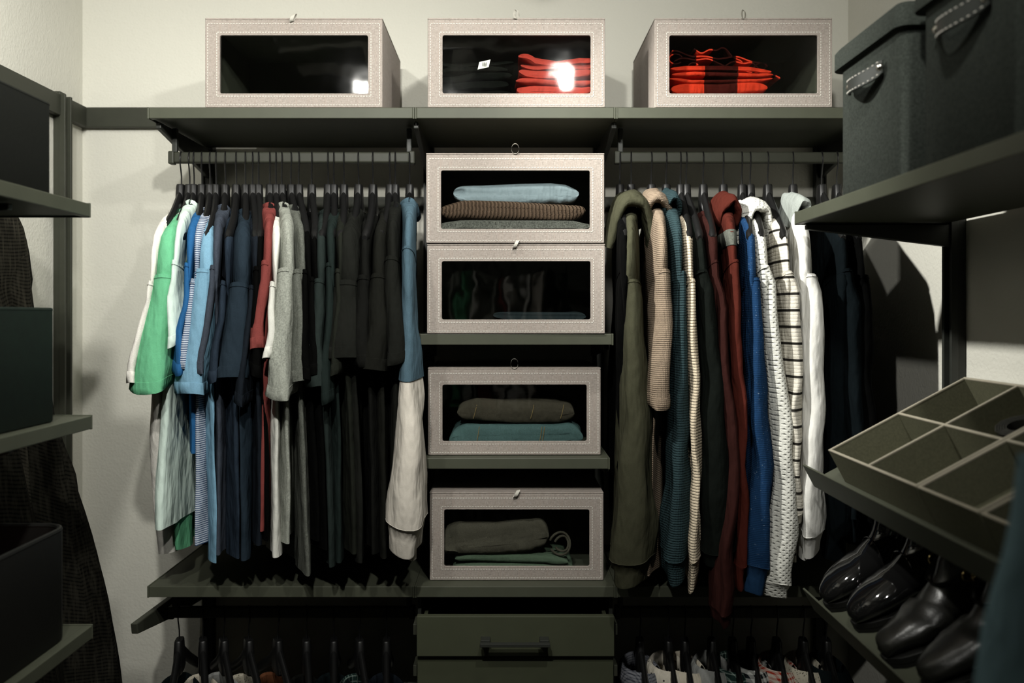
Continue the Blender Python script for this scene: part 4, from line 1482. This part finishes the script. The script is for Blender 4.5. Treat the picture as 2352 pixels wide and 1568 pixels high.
# ------------------------------------------------------------------ boots on the slanted shelf
def boot(label, fm, y, s_toe, mat, length, style, mirror=1, group=None, rot=0.0):
    """local: x from toe to heel (up the slope), z normal to the shelf"""
    root_p = fm @ Vector((s_toe + length / 2, y, .001))
    o = thing('ankle_boot', label, 'boot', tuple(root_p), group)
    cr, sr = math.cos(rot), math.sin(rot)

    def P(x, w, z):
        xx, ww = x - length / 2, w * mirror
        return tuple(fm @ Vector((s_toe + length / 2 + xx * cr - ww * sr, y + xx * sr + ww * cr, z + .001)))
    L = length
    sharp = style == 'buckle'
    sh = .016                                             # sole thickness
    # top line and bottom line of the upper
    Tp = [(0.000, sh + .012), (.006, sh + .026), (.03, sh + .040 if not sharp else sh + .034), (.07, sh + .050 if not sharp else sh + .042), (.11, sh + .057 if not sharp else sh + .052),
          (.142, sh + .072), (.163, sh + .096), (.170, sh + .126), (.168, sh + .160)]
    Bt = [(0.002, sh + .000), (.02, sh), (.06, sh), (.11, sh), (.17, sh), (.24, sh), (L - .004, sh + .025), (L, sh + .085), (L - .012, sh + .160)]
    W = [.014 if not sharp else .012, .030 if not sharp else .024, .043 if not sharp else .036, .047, .042, .037, .036, .038, .040]
    rows = []
    n = 26
    def cat(pts, t):
        f = t * (len(pts) - 1)
        i = min(int(f), len(pts) - 2)
        u = f - i
        p = [Vector(pts[max(0, min(len(pts) - 1, k))]) for k in (i - 1, i, i + 1, i + 2)]
        return .5 * (2 * p[1] + (p[2] - p[0]) * u + (2 * p[0] - 5 * p[1] + 4 * p[2] - p[3]) * u * u + (3 * p[1] - p[0] - 3 * p[2] + p[3]) * u ** 3)
    Wp = [(i, w) for i, w in enumerate(W)]
    for k in range(n + 1):
        t = k / n
        a, b = cat(Tp, t), cat(Bt, t)
        w = cat([(x, x) for x in W], t)[0]
        row = []
        for j in range(24):
            q = 2 * math.pi * j / 24
            c, s_ = math.cos(q), math.sin(q)
            g = (1 - c) / 2
            p = a.lerp(b, g)
            full = spw(s_, .7) if c < 0 else spw(s_, .95)
            bend = 0
            cre = .0034 * math.sin(t * 62 + 1.5 * s_) * max(0, 1 - abs(t - .47) / .2) * (1 if style == 'buckle' else .35)
            nz = .0034 * noise.noise(Vector((p.x * 45, full * 3, p.y * 40 + y * 30))) * (1 if style == 'buckle' else .4)
            row.append(P(p.x + cre, w * full + nz + .004 * math.sin(p.x * 11), p.y + cre + nz))
        rows.append(row)
    rows.append([tuple(Vector(p).lerp(sum((Vector(q) for q in rows[-1]), Vector()) / 24, .10)) for p in rows[-1]])
    low = Vector(fm.to_3x3() @ Vector((0, 0, -.03)))
    rows.append([tuple(Vector(p) + low) for p in rows[-1]])
    MB().loft(rows, True, True, True).build('upper', mat, o, True, angle=80)
    # sole with welt and heel
    out = []
    for k in range(33):
        t = k / 32
        x = t * L
        w = interp([(0, .004), (.02, .027), (.05, .040), (.09, .0455), (.15, .038), (.2, .034), (L - .02, .032), (L - .003, .02), (L, .006)], x) + .0035
        out.append((x - .002, w))
    poly = [(x, w) for x, w in out] + [(x, -w) for x, w in reversed(out)]
    so = MB().prism(poly, lambda a_, b_, d: P(a_, b_ + .004 * math.sin(a_ * 11), d), .007, sh + .002).build('sole', 'sole', o, True, angle=40, bevel=.001)
    hp = [(x, w) for x, w in poly if x > L - .085]
    MB().prism(hp, lambda a_, b_, d: P(a_, b_ + .004 * math.sin(a_ * 11), d), .0, .007).build('heel', 'sole', so, True)
    fp = [(x, w) for x, w in poly if x < .16]
    MB().prism(fp, lambda a_, b_, d: P(a_, b_ * .97 + .004 * math.sin(a_ * 11), d), .0, .007).build('tread', 'sole', so, True)
    if style == 'buckle':
        for (zz, x0_, x1_) in ((sh + .076, .128, L + .003), ):
            pts = []
            for j in range(25):
                q = 2 * math.pi * j / 24
                cx_ = (x0_ + x1_) / 2
                pts.append(P(cx_ + (x1_ - x0_) / 2 * math.cos(q) * 1.02, .0440 * spw(math.sin(q), .9), zz + .014 * math.cos(q)))
            st = MB().tube(pts, .008, 8, False, (1.0, .3)).build('strap', mat, o, True)
            for wv in (.036, -.036):
                c = (.165, wv * 1.18, zz - .004)
                rp = [P(c[0] + .010 * math.cos(a), c[1] + .003 * math.copysign(1, wv), c[2] + .009 * math.sin(a)) for a in (2 * math.pi * j / 16 for j in range(17))]
                tag(MB().tube(rp, .0018, 6, False).build('buckle', 'gold', st, True), 'small brass buckle')
    else:
        # side zip, toe seam and pull loop of the patent boots
        zp = [P(.185, .041, sh + .04), P(.19, .0425, sh + .08), P(.195, .043, sh + .12), P(.20, .042, sh + .158)]
        MB().tube(zp, .0016, 6).build('zip', 'wire', o, True)
        pts = [P(.112 + .02 * abs(math.sin(a)), .046 * math.cos(a), sh + .004 + .064 * abs(math.sin(a)) ** .8) for a in (math.pi * j / 20 for j in range(21))]
        MB().tube(pts, .0013, 6).build('seam', mat, o, True)
        lp = [P(L - .006 + .012 * math.sin(a), 0, sh + .150 + .03 * math.sin(a * .5)) for a in (math.pi * j / 12 for j in range(13))]
        MB().tube(lp, .003, 6, True, (1, 2)).build('pull_tab', mat, o, True)
    return o


boot('black patent ankle boot, farthest on the slanted shelf', FM3, 1.520, .012, 'patent', .275, 'patent', 1, 'black patent ankle boots', .03)
boot('black patent ankle boot beside the buckled pair', FM3, 1.415, .020, 'patent', .275, 'patent', -1, 'black patent ankle boots', .04)
boot('black creased leather buckle boot beside the patent pair', FM3, 1.285, .010, 'boot', .285, 'buckle', 1, 'black buckled ankle boots', .05)
boot('black creased leather buckle boot nearest the camera', FM3, 1.180, .022, 'boot', .285, 'buckle', -1, 'black buckled ankle boots', .04)

# ------------------------------------------------------------------ shirts on the opposite wall (seen only as a reflection in the box windows)
OY, OZ = -.62, 1.921
rod('hanging rod on the wall behind the camera, seen reflected in a box window', -.62, .42, OY, OZ)
for i, (x, mt, n_) in enumerate(((-.50, 'c_char2', 'charcoal'), (-.43, 'c_heather2', 'heather grey'), (-.355, 'c_olive', 'olive'), (-.29, 'c_heather', 'pale grey'), (-.225, 'c_green', 'green'), (-.165, 'c_pale', 'off-white'),
                                 (-.10, 'c_heather', 'light grey'), (-.04, 'c_red', 'red'), (.02, 'c_white', 'white'), (.085, 'c_wsweat', 'bright white'), (.15, 'c_cream', 'cream'), (.23, 'c_blk', 'black'), (.30, 'c_nvy', 'navy'))):
    hanger(x, OY, OZ, .05 * math.sin(i * 2.1), 'black hanger with the %s shirt on the opposite wall' % n_, 'black hangers on the opposite wall')
    garment('t_shirt', '%s shirt on the opposite wall, seen as a reflection' % n_, 'T-shirt', mt, Frame(x, OY, 0, 1), 1.785, .08 * math.sin(i * 1.7), .05 * math.cos(i), .7, .19, .42, 'shirts on the opposite wall', seed=130 + i, st=.018)
